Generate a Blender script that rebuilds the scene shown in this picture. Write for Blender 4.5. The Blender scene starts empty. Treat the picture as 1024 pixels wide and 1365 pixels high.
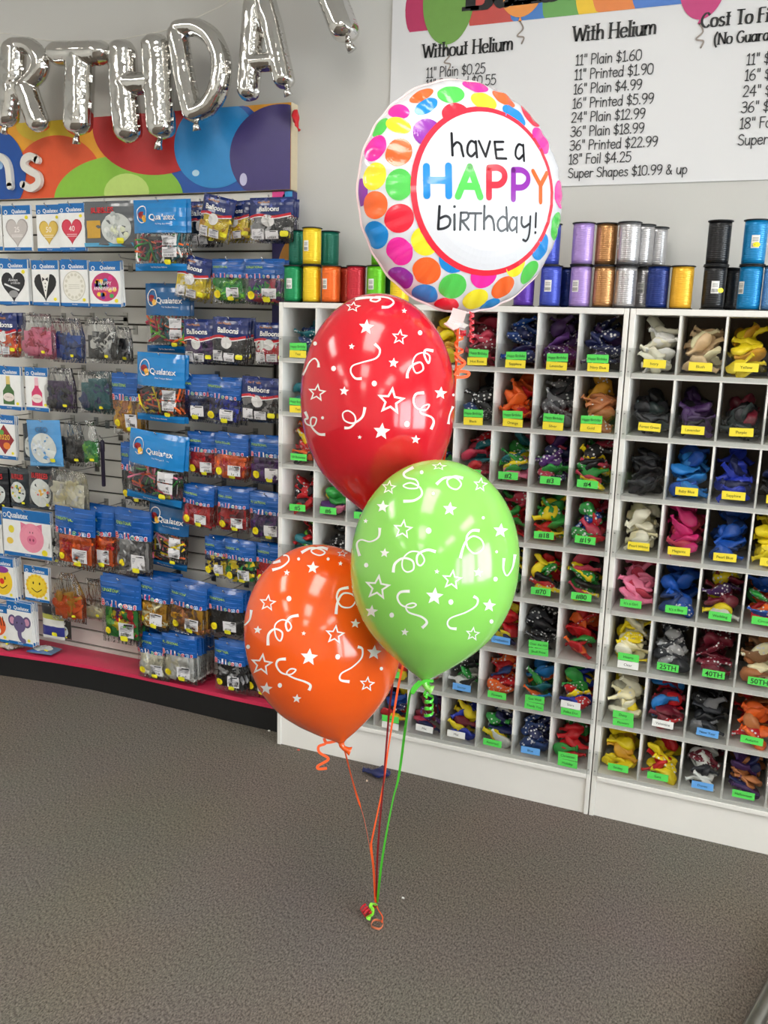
import bpy, random
from math import sin, cos, pi, sqrt, radians, atan2, exp, floor
from mathutils import Vector, Matrix, Euler, noise
from mathutils.bvhtree import BVHTree

SC = bpy.context.scene
COL = SC.collection
rnd = random.Random(11)
V = Vector

# ------------------------------------------------------------------ camera
FPX = 1177.8361
CAM = V((1.5506, -2.807, 1.5976))
P_, Y_, R_ = .2044, .3873, .0290
_f = V((-sin(Y_), cos(Y_), 0)); _r = V((cos(Y_), sin(Y_), 0)); _u = V((0, 0, 1))
_f, _u = _f * cos(P_) - _u * sin(P_), _u * cos(P_) + _f * sin(P_)
_r, _u = _r * cos(R_) + _u * sin(R_), _u * cos(R_) - _r * sin(R_)
cd = bpy.data.cameras.new('camera'); co = bpy.data.objects.new('camera', cd); COL.objects.link(co)
cd.sensor_fit = 'VERTICAL'; cd.sensor_height = 36; cd.lens = FPX / 1365 * 36; cd.clip_start = .05
co.matrix_world = Matrix(((_r.x, _u.x, -_f.x, CAM.x), (_r.y, _u.y, -_f.y, CAM.y), (_r.z, _u.z, -_f.z, CAM.z), (0, 0, 0, 1)))
SC.camera = co

def ray(x, y): return _f + _r * ((x - 512) / FPX) - _u * ((y - 682.5) / FPX)
def atY(x, y, Y):
    d = ray(x, y); return CAM + d * ((Y - CAM.y) / d.y)
def atZ(x, y, Z):
    d = ray(x, y); return CAM + d * ((Z - CAM.z) / d.z)
def atD(x, y, D): return CAM + ray(x, y) * D

# ------------------------------------------------------------------ light
def S(r, g, b):
    f = lambda c: (c / 12.92 if c <= .04045 else ((c + .055) / 1.055) ** 2.4)
    return (f(r / 255), f(g / 255), f(b / 255), 1)

SC.view_settings.view_transform = 'Standard'; SC.view_settings.look = 'None'
SC.view_settings.gamma = 1; SC.view_settings.use_curve_mapping = False
SC.view_settings.exposure = 0.0
TUBE = 10.2        # glow of the ceiling fixtures
DAY = 180.0        # daylight through each shop window (W)
w = bpy.data.worlds.new('world'); SC.world = w; w.use_nodes = True
nt = w.node_tree; nt.nodes.clear()
sky = nt.nodes.new('ShaderNodeTexSky'); sky.sky_type = 'HOSEK_WILKIE'; sky.sun_direction = V((.3, -.5, .6)).normalized(); sky.turbidity = 4
bg = nt.nodes.new('ShaderNodeBackground'); bg.inputs[1].default_value = 1.0
out = nt.nodes.new('ShaderNodeOutputWorld')
nt.links.new(sky.outputs[0], bg.inputs[0]); nt.links.new(bg.outputs[0], out.inputs[0])
ROOM = (-3.4, 5.6, -7.2, .285, 3.25)     # x0 x1 y0 y1 ceiling
WY = ROOM[3]                             # back wall plane
SY = .25                                 # slat panel front
WINS = [(-6.6, -4.7), (-4.4, -2.5), (-2.2, -.3)]      # shop windows in the right wall (y ranges)
for i, (a, b) in enumerate(WINS):
    ld = bpy.data.lights.new('window_daylight', 'AREA'); ld.shape = 'RECTANGLE'; ld.size = b - a; ld.size_y = 2.0
    ld.energy = DAY; ld.color = (.92, .96, 1)
    lo = bpy.data.objects.new('window_daylight', ld); COL.objects.link(lo)
    lo.location = (ROOM[1] + .12, (a + b) / 2, 1.5); lo.rotation_euler = (radians(90), 0, radians(90))

# ------------------------------------------------------------------ materials
def _mat(name):
    m = bpy.data.materials.new(name); m.use_nodes = True
    n = m.node_tree.nodes; return m, n, m.node_tree.links, n['Principled BSDF']
def mat(name, col, rough=.5, metal=0., coat=0., var=.06, vs=40., bump=0., bs=60., spec=.5, emis=0., print_=None, sheen=0., sub=0.):
    m, n, l, p = _mat(name)
    p.inputs['Roughness'].default_value = rough; p.inputs['Metallic'].default_value = metal
    p.inputs['Coat Weight'].default_value = coat; p.inputs['Specular IOR Level'].default_value = spec
    if sub:
        p.inputs['Subsurface Weight'].default_value = sub; p.inputs['Subsurface Radius'].default_value = (.02, .02, .02)
    tc = n.new('ShaderNodeTexCoord')
    no = n.new('ShaderNodeTexNoise'); no.inputs['Scale'].default_value = vs; no.inputs['Detail'].default_value = 3
    l.new(tc.outputs['Object'], no.inputs['Vector'])
    mx = n.new('ShaderNodeMix'); mx.data_type = 'RGBA'
    mx.inputs['A'].default_value = [max(0, c * (1 - var)) for c in col[:3]] + [1]
    mx.inputs['B'].default_value = [min(1, c * (1 + var)) for c in col[:3]] + [1]
    l.new(no.outputs['Fac'], mx.inputs['Factor'])
    c_out = mx.outputs['Result']
    if print_:
        vo = n.new('ShaderNodeTexVoronoi'); vo.inputs['Scale'].default_value = print_[1]
        l.new(tc.outputs['Object'], vo.inputs['Vector'])
        lt = n.new('ShaderNodeMath'); lt.operation = 'LESS_THAN'; lt.inputs[1].default_value = print_[2]
        l.new(vo.outputs['Distance'], lt.inputs[0])
        m2 = n.new('ShaderNodeMix'); m2.data_type = 'RGBA'; m2.inputs['B'].default_value = print_[0]
        l.new(lt.outputs[0], m2.inputs['Factor']); l.new(c_out, m2.inputs['A']); c_out = m2.outputs['Result']
    l.new(c_out, p.inputs['Base Color'])
    if emis:
        p.inputs['Emission Color'].default_value = col; p.inputs['Emission Strength'].default_value = emis
    if bump:
        nb = n.new('ShaderNodeTexNoise'); nb.inputs['Scale'].default_value = bs; nb.inputs['Detail'].default_value = 4
        l.new(tc.outputs['Object'], nb.inputs['Vector'])
        bp = n.new('ShaderNodeBump'); bp.inputs['Strength'].default_value = bump; bp.inputs['Distance'].default_value = .004
        l.new(nb.outputs['Fac'], bp.inputs['Height']); l.new(bp.outputs[0], p.inputs['Normal'])
    return m
def film(name, tint, base=.05, rough=.12, bs=55., strength=.6, gain=1., zs=1.):
    m, n, l, p = _mat(name); n.remove(p)
    tr = n.new('ShaderNodeBsdfTransparent'); tr.inputs[0].default_value = tint
    gl = n.new('ShaderNodeBsdfGlossy'); gl.inputs['Roughness'].default_value = rough
    tc = n.new('ShaderNodeTexCoord'); no = n.new('ShaderNodeTexNoise'); no.inputs['Scale'].default_value = bs; no.inputs['Detail'].default_value = 2
    mp = n.new('ShaderNodeMapping'); mp.inputs['Scale'].default_value = (1, 1, zs)
    l.new(tc.outputs['Object'], mp.inputs['Vector']); l.new(mp.outputs[0], no.inputs['Vector'])
    bp = n.new('ShaderNodeBump'); bp.inputs['Strength'].default_value = strength; bp.inputs['Distance'].default_value = .006
    l.new(no.outputs['Fac'], bp.inputs['Height']); l.new(bp.outputs[0], gl.inputs['Normal'])
    fr = n.new('ShaderNodeFresnel'); fr.inputs['IOR'].default_value = 1.45; l.new(bp.outputs[0], fr.inputs['Normal'])
    ad = n.new('ShaderNodeMath'); ad.operation = 'MULTIPLY_ADD'; ad.inputs[1].default_value = gain; ad.inputs[2].default_value = base; ad.use_clamp = True
    l.new(fr.outputs[0], ad.inputs[0])
    mx = n.new('ShaderNodeMixShader'); l.new(ad.outputs[0], mx.inputs[0]); l.new(tr.outputs[0], mx.inputs[1]); l.new(gl.outputs[0], mx.inputs[2])
    l.new(mx.outputs[0], n['Material Output'].inputs[0])
    return m
_mc = {}
def plain(rgb, rough=.5, **k):                       # cached plain print / plastic colours
    key = (rgb, rough, tuple(sorted(k.items())))
    if key not in _mc: _mc[key] = mat('print_%d_%d_%d' % rgb, S(*rgb), rough, **k)
    return _mc[key]
PAL = dict(red=(200, 24, 34), rose=(196, 58, 84), wine=(120, 24, 44), maroon=(110, 20, 40), orange=(252, 108, 38), yellow=(250, 220, 30),
           gold=(214, 158, 40), copper=(190, 120, 72), cream=(244, 234, 192), ivory=(240, 236, 214), peach=(236, 204, 160), white=(236, 236, 232),
           pink=(255, 136, 172), hotpink=(218, 46, 122), green=(44, 152, 62), lime=(120, 200, 60), teal=(24, 106, 116), blue=(24, 84, 180),
           sky=(38, 128, 206), royal=(34, 56, 178), navy=(26, 34, 84), purple=(88, 44, 118), violet=(70, 40, 92), black=(22, 22, 26),
           grey=(120, 120, 124), silver=(168, 168, 170), charcoal=(46, 48, 54), brown=(138, 98, 66), bluenavy=(28, 58, 116), greenblack=(24, 40, 40))
_lat = {}
def latex(c, printed=False):
    k = (c, printed)
    if k not in _lat:
        pr = ((.75, .75, .75, 1), 75., .30) if printed else None
        _lat[k] = mat('latex_' + c + ('_print' if printed else ''), S(*PAL[c]), .38, var=.13, vs=30, bump=.25, bs=90, print_=pr)
    return _lat[k]

M = dict(
    wall=mat('wall_paint', S(202, 200, 195), .75, var=.03, vs=2.5, bump=.05, bs=180),
    ceil=mat('ceiling_tile', S(226, 225, 220), .9, var=.05, vs=120, bump=.3, bs=200),
    side=mat('side_wall_paint', S(206, 203, 196), .8, var=.03, vs=2),
    white=mat('white_laminate', S(236, 233, 227), .42, var=.045, vs=6, bump=.04, bs=14),
    slat=mat('slat_laminate', S(222, 219, 211), .5, var=.04, vs=5),
    groove=mat('slat_groove', S(70, 66, 60), .7),
    chrome=mat('chrome_wire', S(190, 190, 190), .22, metal=1),
    steel=mat('brushed_steel', S(160, 158, 152), .3, metal=1, var=.1, vs=60),
    acrylic=film('clear_acrylic', (.94, .95, .95, 1), .0, .06, 6, .05, .5),
    hard=mat('brown_hardboard', S(122, 108, 92), .75, var=.1, vs=30),
    film=film('clear_film', (.99, .99, .99, 1), .05, .09, 75, 1., 1.2, .3),
    kick=mat('black_kick', S(12, 12, 12), .7),
    red=mat('red_laminate', S(212, 52, 88), .35, var=.08, vs=9),
    glass=film('window_glass', (.95, .97, .97, 1), .0, .02, 2, .0),
    lamp=mat('lamp_diffuser', (1, .97, .92, 1), .5, emis=TUBE),
    frame=mat('aluminium_frame', S(120, 118, 114), .4, metal=.8),
    silver=mat('silver_foil', S(214, 212, 208), .09, metal=1, var=.02, bump=.22, bs=26),
    reel_black=mat('black_reel_plastic', S(22, 22, 24), .4),
    vinyl=mat('banner_vinyl', S(222, 221, 222), .42, var=.015, vs=3),
    ink=mat('black_ink', S(24, 24, 26), .5),
    fwhite=mat('white_foil_print', S(216, 215, 220), .16, coat=.6, var=.015, bump=.10, bs=16),
    fback=mat('pink_foil_edge', S(236, 206, 206), .25, coat=.3),
    cord=mat('white_cord', S(214, 210, 200), .7),
)
def carpet():
    m, n, l, p = _mat('grey_carpet'); p.inputs['Roughness'].default_value = .95; p.inputs['Specular IOR Level'].default_value = .1
    tc = n.new('ShaderNodeTexCoord')
    a = n.new('ShaderNodeTexNoise'); a.inputs['Scale'].default_value = 210; a.inputs['Detail'].default_value = 6; a.inputs['Roughness'].default_value = .8
    mp = n.new('ShaderNodeMapping'); mp.inputs['Scale'].default_value = (1, .55, 1); mp.inputs['Rotation'].default_value = (0, 0, .35)
    l.new(tc.outputs['Object'], mp.inputs['Vector']); l.new(mp.outputs[0], a.inputs['Vector'])
    r = n.new('ShaderNodeValToRGB'); e = r.color_ramp.elements
    e[0].position = .36; e[0].color = S(60, 55, 49); e[1].position = .64; e[1].color = S(154, 144, 134)
    l.new(a.outputs['Fac'], r.inputs[0])
    b = n.new('ShaderNodeTexNoise'); b.inputs['Scale'].default_value = 1.6; b.inputs['Detail'].default_value = 3
    l.new(tc.outputs['Object'], b.inputs['Vector'])
    mx = n.new('ShaderNodeMix'); mx.data_type = 'RGBA'; mx.blend_type = 'MULTIPLY'; mx.inputs['Factor'].default_value = .25
    l.new(r.outputs[0], mx.inputs['A']); l.new(b.outputs['Color'], mx.inputs['B']); l.new(mx.outputs['Result'], p.inputs['Base Color'])
    bp = n.new('ShaderNodeBump'); bp.inputs['Strength'].default_value = .7; bp.inputs['Distance'].default_value = .006
    l.new(a.outputs['Fac'], bp.inputs['Height']); l.new(bp.outputs[0], p.inputs['Normal'])
    return m
M['carpet'] = carpet()

# ------------------------------------------------------------------ mesh helpers
class MB:
    """collects shapes; build() links them as ONE mesh object"""
    def __init__(s): s.v = []; s.f = []; s.m = []; s.s = []; s.mats = []
    def mi(s, m):
        if m not in s.mats: s.mats.append(m)
        return s.mats.index(m)
    def add(s, vs, fs, m, smooth=False):
        o = len(s.v); k = s.mi(m); s.v += [tuple(x) for x in vs]
        for f in fs: s.f.append([i + o for i in f]); s.m.append(k); s.s.append(smooth)
    def box(s, a, b, m):
        (x0, y0, z0), (x1, y1, z1) = a, b
        s.add([(x0, y0, z0), (x1, y0, z0), (x1, y1, z0), (x0, y1, z0), (x0, y0, z1), (x1, y0, z1), (x1, y1, z1), (x0, y1, z1)],
              [(0, 3, 2, 1), (4, 5, 6, 7), (0, 1, 5, 4), (1, 2, 6, 5), (2, 3, 7, 6), (3, 0, 4, 7)], m)
    def tube(s, pts, r, m, n=8, cap=True):
        pts = [V(p) for p in pts]; N = len(pts); vs = []; up = None
        for i, p in enumerate(pts):
            t = (pts[min(i + 1, N - 1)] - pts[max(i - 1, 0)]).normalized()
            if up is None:
                up = V((0, 0, 1)) if abs(t.z) < .9 else V((1, 0, 0))
            a = t.cross(up)
            if a.length < 1e-6: a = t.orthogonal()
            a.normalize(); b = t.cross(a); up = -b if False else a.cross(t)
            rr = r[i] if isinstance(r, (list, tuple)) else r
            for k in range(n): vs.append(p + a * (rr * cos(2 * pi * k / n)) + b * (rr * sin(2 * pi * k / n)))
        fs = [(i * n + k, i * n + (k + 1) % n, (i + 1) * n + (k + 1) % n, (i + 1) * n + k) for i in range(N - 1) for k in range(n)]
        if cap: fs += [tuple(range(n))[::-1], tuple(range((N - 1) * n, N * n))]
        s.add(vs, fs, m, True)
    def lathe(s, prof, m, n=24, c=(0, 0, 0), cap=True, smooth=True):
        vs = [(c[0] + r * cos(2 * pi * k / n), c[1] + r * sin(2 * pi * k / n), c[2] + z) for r, z in prof for k in range(n)]
        fs = [(i * n + k, i * n + (k + 1) % n, (i + 1) * n + (k + 1) % n, (i + 1) * n + k) for i in range(len(prof) - 1) for k in range(n)]
        if cap: fs += [tuple(range(n))[::-1], tuple(range((len(prof) - 1) * n, len(prof) * n))]
        s.add(vs, fs, m, smooth)
    def ribbon(s, pts, wd, m, th=.0004, side=None):
        """flat strip with thickness along pts"""
        pts = [V(p) for p in pts]; N = len(pts); vs = []
        for i, p in enumerate(pts):
            t = (pts[min(i + 1, N - 1)] - pts[max(i - 1, 0)]).normalized()
            sd = side(i / (N - 1)) if callable(side) else (side or _r)
            a = (sd - t * sd.dot(t))
            if a.length < 1e-5: a = t.orthogonal()
            a.normalize(); b = t.cross(a) * th; a = a * (wd / 2)
            vs += [p - a - b, p + a - b, p + a + b, p - a + b]
        fs = [(i * 4 + k, i * 4 + (k + 1) % 4, i * 4 + 4 + (k + 1) % 4, i * 4 + 4 + k) for i in range(N - 1) for k in range(4)]
        s.add(vs, fs + [(0, 3, 2, 1), (N * 4 - 4, N * 4 - 3, N * 4 - 2, N * 4 - 1)], m, False)
    def poly(s, pts, fn, m, c=None, rings=1):
        """filled star-shaped 2-D outline mapped by fn, as rings round its centre"""
        n = len(pts)
        if c is None: c = (sum(p[0] for p in pts) / n, sum(p[1] for p in pts) / n)
        vs = [fn(*c)]
        for j in range(1, rings + 1):
            q = j / rings
            vs += [fn(c[0] + (p[0] - c[0]) * q, c[1] + (p[1] - c[1]) * q) for p in pts]
        if any(x is None for x in vs): return
        fs = [(0, 1 + k, 1 + (k + 1) % n) for k in range(n)]
        for j in range(rings - 1):
            o = 1 + j * n; fs += [(o + k, o + n + k, o + n + (k + 1) % n, o + (k + 1) % n) for k in range(n)]
        s.add(vs, fs, m, False)
    def loop(s, pts, pts2, fn, m):
        n = len(pts); vs = [fn(*p) for p in pts] + [fn(*p) for p in pts2]
        if any(x is None for x in vs): return
        s.add(vs, [(k, (k + 1) % n, n + (k + 1) % n, n + k) for k in range(n)], m)
    def rect(s, x0, y0, x1, y1, fn, m, nx=1, ny=1):
        vs = [fn(x0 + (x1 - x0) * i / nx, y0 + (y1 - y0) * j / ny) for j in range(ny + 1) for i in range(nx + 1)]
        s.add(vs, [(j * (nx + 1) + i, j * (nx + 1) + i + 1, (j + 1) * (nx + 1) + i + 1, (j + 1) * (nx + 1) + i) for j in range(ny) for i in range(nx)], m)
    def stroke(s, pts, wd, fn, m, round_=True, nib=None):
        """2-D pen stroke; wd a number or f(t); nib=(thin, thick) makes upright strokes heavier"""
        N = len(pts); W = []
        for i, p in enumerate(pts):
            q0, q1 = pts[max(i - 1, 0)], pts[min(i + 1, N - 1)]
            dx, dy = q1[0] - q0[0], q1[1] - q0[1]; L = sqrt(dx * dx + dy * dy) or 1
            ww = (wd(i / max(1, N - 1)) if callable(wd) else wd)
            if nib: ww *= nib[0] + (nib[1] - nib[0]) * abs(dy / L)
            W.append((-dy / L * ww / 2, dx / L * ww / 2, ww / 2))
        for i in range(N - 1):
            (x0, y0), (x1, y1) = pts[i], pts[i + 1]; a, b = W[i], W[i + 1]
            vs = [fn(x0 + a[0], y0 + a[1]), fn(x0 - a[0], y0 - a[1]), fn(x1 - b[0], y1 - b[1]), fn(x1 + b[0], y1 + b[1])]
            if all(x is not None for x in vs): s.add(vs, [(0, 1, 2, 3)], m)
        if round_:
            for i in range(N):
                if 0 < i < N - 1 and N > 8: continue
                r = W[i][2]; x, y = pts[i]
                s.poly([(x + r * cos(2 * pi * k / 10), y + r * sin(2 * pi * k / 10)) for k in range(10)], fn, m, (x, y))
    def text(s, t, fn, h, m, x=0., y=0., align='c', wmax=None, bold=0., sx=1.):
        vs, fs, wd = text_geo(t, bold)
        k = h / .72; kx = k * sx
        if wmax and wd * kx > wmax: kx = wmax / wd
        ox = x - wd * kx / 2 if align == 'c' else x
        s.add([fn(ox + a * kx, y + b * k) for a, b in vs], fs, m)
    def build(s, name, parent=None, loc=None, origin=(0, 0, 0), bevel=0., recalc=False):
        me = bpy.data.meshes.new(name); o = V(origin)
        me.from_pydata([tuple(V(x) - o) for x in s.v], [], s.f)
        for m in s.mats: me.materials.append(m)
        me.polygons.foreach_set('material_index', s.m); me.polygons.foreach_set('use_smooth', s.s); me.update()
        ob = bpy.data.objects.new(name, me); COL.objects.link(ob)
        if parent: ob.parent = parent
        if loc is not None: ob.location = loc
        if bevel:
            b = ob.modifiers.new('bevel', 'BEVEL'); b.width = bevel; b.segments = 2; b.limit_method = 'ANGLE'; b.harden_normals = False
        return ob
_tg = {}
def text_geo(t, bold=0.):
    if (t, bold) not in _tg:
        cu = bpy.data.curves.new('t', 'FONT'); cu.body = t; cu.resolution_u = 3; cu.offset = bold
        ob = bpy.data.objects.new('t', cu); me = ob.to_mesh()
        vs = [(v.co.x, v.co.y) for v in me.vertices]; fs = [tuple(p.vertices) for p in me.polygons]
        ob.to_mesh_clear(); bpy.data.objects.remove(ob); bpy.data.curves.remove(cu)
        x0 = min((v[0] for v in vs), default=0); x1 = max((v[0] for v in vs), default=1)
        _tg[(t, bold)] = ([(a - x0, b) for a, b in vs], fs, x1 - x0)
    return _tg[(t, bold)]
def tag(o, label=None, cat=None, group=None, kind=None):
    if label: o['label'] = label
    if cat: o['category'] = cat
    if group: o['group'] = group
    if kind: o['kind'] = kind
    return o
def thing(name, label, cat, loc=(0, 0, 0), group=None, rot=None):
    o = bpy.data.objects.new(name, None); COL.objects.link(o); o.location = loc; o.empty_display_size = .02
    if rot is not None: o.rotation_euler = rot
    return tag(o, label, cat, group)
def struct(o): o['kind'] = 'structure'; return o
def copy_tree(o, parent=None):
    c = o.copy(); COL.objects.link(c)
    if parent: c.parent = parent
    for ch in list(o.children): copy_tree(ch, c)
    return c
def smooth(pts, k=6):
    """Catmull-Rom through 2-D or 3-D points"""
    P = [V(list(p)) for p in pts]; out = []
    for i in range(len(P) - 1):
        a, b, c, d = P[max(i - 1, 0)], P[i], P[i + 1], P[min(i + 2, len(P) - 1)]
        for j in range(k):
            t = j / k
            out.append(.5 * (2 * b + (c - a) * t + (2 * a - 5 * b + 4 * c - d) * t * t + (3 * b - a - 3 * c + d) * t ** 3))
    out.append(P[-1]); return [tuple(p) for p in out]
def ell(cx, cy, rx, ry=None, n=28, rot=0.):
    ry = rx if ry is None else ry
    return [(cx + rx * cos(a) * cos(rot) - ry * sin(a) * sin(rot), cy + rx * cos(a) * sin(rot) + ry * sin(a) * cos(rot)) for a in [2 * pi * k / n for k in range(n)]]
def star(cx, cy, r, r2=.42, n=5, rot=pi / 2):
    return [(cx + (r if k % 2 == 0 else r * r2) * cos(rot + pi * k / n), cy + (r if k % 2 == 0 else r * r2) * sin(rot + pi * k / n)) for k in range(2 * n)]
def heart(cx, cy, s_):
    o = []
    for k in range(32):
        t = 2 * pi * k / 32
        o.append((cx + s_ * sin(t) ** 3, cy + s_ * (13 * cos(t) - 5 * cos(2 * t) - 2 * cos(3 * t) - cos(4 * t)) / 15))
    return o

# hand-lettered pen font: baseline 0, x-height 5, capitals 8;  c = curve, l = straight pen lines
GL = {
    '0': (6.4, ['c 3,8 5,7 5.6,4 5,1 3,0 1,1 .4,4 1,7 3,8']), '1': (4.2, ['l .8,6.6 2.4,8 2.4,0', 'l .9,0 3.9,0']),
    '2': (6, ['c .7,6.4 2,8 4,7.6 4.8,6 3.6,3.6 .6,.1', 'l .6,.1 5.2,.1']), '3': (6, ['c .8,7.2 3,8 4.8,6.8 4,4.8 2.2,4.3', 'c 2.2,4.3 4.6,4 5.2,2.2 4,.3 2,0 .4,1']),
    '4': (6.4, ['l 4.2,0 4.2,8 .4,2.6 5.8,2.6']), '5': (6.2, ['l 4.8,8 1.3,8 1,4.4', 'c 1,4.4 3,5.2 5,4 5.2,2 3.8,.2 2,0 .5,.8']),
    '6': (6.2, ['c 4.2,8 2,6.4 .7,3.6 .8,1.2 2.8,0 5,1 5.2,3.2 3.6,4.4 1.8,4 .8,2.8']), '8': (6.2, ['c 3,4.4 1,5.6 1.2,7.2 3,8 4.8,7.2 4.8,5.6 3,4.4 .8,2.8 .8,1 3,0 5.2,1 5.2,2.8 3,4.4']),
    '9': (6.2, ['c 5,5.6 3.6,3.8 1.6,4 .6,5.6 1.4,7.6 3.4,8 5,7 5.2,5 4.4,2 2.4,0']), '$': (6, ['c 4.9,6.4 3.4,7.2 1.4,6.6 1,5 2.8,4 4.8,3 4.8,1.2 3,.5 .7,1.3', 'l 2.9,8.6 2.9,-.9']),
    '.': (2.6, ['d 1.1,.4']), '"': (4, ['l 1.1,8.2 1.1,6', 'l 2.8,8.2 2.8,6']), '&': (7, ['c 6,0 3.4,3.6 1.8,6 2.4,7.6 4,7.2 3.8,5.6 1.2,3 .8,1 2.6,0 4.6,1 5.6,3']),
    ' ': (3.2, []), '(': (3.4, ['c 2.8,9 1,6 .8,3 1.4,0 2.8,-2']), ')': (3.4, ['c .6,9 2.2,6 2.4,3 1.8,0 .6,-2']), '!': (2.6, ['l 1.2,8 1.2,2.4', 'd 1.2,.3']),
    'P': (5.8, ['l .9,0 .9,7.8', 'c .9,7.8 3,8 5,7 5,5 3,3.9 .9,3.8']), 'F': (5.6, ['l .9,0 .9,8 5,8', 'l .9,4.4 4.2,4.4']),
    'S': (6, ['c 5,7 3,8 1,6.9 1,5.2 3,4.3 5,3 5,1 3,0 .6,1']), 'W': (9.6, ['l .4,8 2.6,0 4.8,7 7,0 9.2,8']), 'H': (7.4, ['l 1,0 1,8', 'l 6.2,0 6.2,8', 'l 1,4.2 6.2,4.2']),
    'C': (6.8, ['c 6,6.6 4.4,8 2.4,7.4 .7,5 .8,2.4 2.4,.5 4.4,0 6.2,1.4']), 'T': (6.4, ['l .3,8 6.1,8', 'l 3.2,8 3.2,0']), 'N': (7.6, ['l 1,0 1,8 6.4,0 6.4,8']),
    'G': (7.2, ['c 6.2,6.8 4.4,8 2.4,7.4 .7,5 .8,2.4 2.4,.4 4.6,0 6.2,1.4 6.2,3.6', 'l 4,3.6 6.4,3.6']), 'B': (6.8, ['l 1,0 1,8', 'c 1,8 4.4,8 5.4,6.4 4.4,4.5 1,4.3', 'c 1,4.3 4.8,4.3 6,2.4 4.8,.1 1,0']),
    'R': (6.4, ['l 1,0 1,8', 'c 1,8 4.4,8 5.4,6.2 4.4,4.2 1,4', 'l 2.6,4 5.8,0']),
    'a': (5.6, ['c 4.4,4.4 2.6,5 .9,3.8 .6,1.6 1.8,0 3.4,.4 4.5,2', 'l 4.5,5 4.6,0']), 'd': (5.8, ['c 4.6,4 2.8,5 1,3.8 .6,1.6 1.8,0 3.6,.4 4.6,2', 'l 4.7,8.2 4.7,0']),
    'e': (5.6, ['c .9,2.6 4.6,2.9 4.2,4.6 2.6,5 1,4 .7,2 2,.1 3.8,.2 4.9,1']), 'f': (4, ['c 3.8,7.8 2.4,8.2 1.8,6.6 1.7,4 1.7,0', 'l .4,4.7 3.4,4.7']),
    'h': (5.6, ['l .9,8.2 .9,0', 'c .9,3 2.4,5 4.2,4.4 4.6,2.6 4.6,0']), 'i': (2.4, ['l 1.1,4.8 1.1,0', 'd 1.1,6.8']), 'l': (2.4, ['l 1.1,8.2 1.1,0']),
    'm': (8.4, ['l .9,5 .9,0', 'c .9,3 2.2,5 3.8,4.6 4.2,3 4.2,0', 'c 4.2,3 5.4,5 7,4.6 7.5,3 7.5,0']), 'n': (5.6, ['l .9,5 .9,0', 'c .9,3 2.4,5 4.2,4.4 4.6,2.6 4.6,0']),
    'o': (5.6, ['c 2.7,5 4.4,4.4 4.9,2.5 4.4,.6 2.7,0 1.1,.6 .5,2.5 1.1,4.4 2.7,5']), 'p': (5.7, ['l .9,5 .9,-2.8', 'c .9,3.4 2.6,5 4.4,4.2 5,2.4 4,.4 2.2,0 .9,1.4']),
    'r': (4.4, ['l .9,5 .9,0', 'c .9,2.8 2,4.7 4,4.5']), 's': (4.8, ['c 4,4.4 2.4,5 .9,4 2,2.8 4,1.8 3.6,.4 2,0 .4,.7']), 't': (4.2, ['l 2,7.2 2,.2', 'l .3,5 3.8,5']),
    'u': (5.6, ['c .9,5 .8,2 1.6,.3 3.2,.1 4.5,2', 'l 4.6,5 4.7,0']),
}
def pen_width(t): return sum(GL[c][0] for c in t)
def pen_text(mb, t, fn, x, y, sx, sy, wd, m, serif=False):
    """draw t with the pen font; sx, sy are metres (or pixels) per font unit, wd the pen width"""
    for ch in t:
        adv, st = GL[ch]
        for q in st:
            k, rest = q[0], q[2:]
            pts = [tuple(float(a) for a in p.split(',')) for p in rest.split()]
            if k == 'c': pts = smooth(pts, 4)
            P = [(x + a * sx, y + b * sy) for a, b in pts]
            if k == 'd': mb.poly(ell(P[0][0], P[0][1], wd * .75, n=10), fn, m); continue
            for seg in ([P] if k == 'c' else [P[i:i + 2] for i in range(len(P) - 1)]):   # straight pen lines join with a corner
                mb.stroke(seg, wd, fn, m, round_=not serif, nib=(.55, 1.35) if serif else None)
            if serif:
                for e, f in ((0, 1), (-1, -2)):
                    dx, dy = P[e][0] - P[f][0], P[e][1] - P[f][1]
                    if abs(dy) > abs(dx) * 1.1 and k == 'l':
                        hw = wd * 1.15
                        mb.stroke([(P[e][0] - hw, P[e][1]), (P[e][0] + hw, P[e][1])], wd * .5, fn, m, round_=False)
        x += adv * sx
    return x

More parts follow.
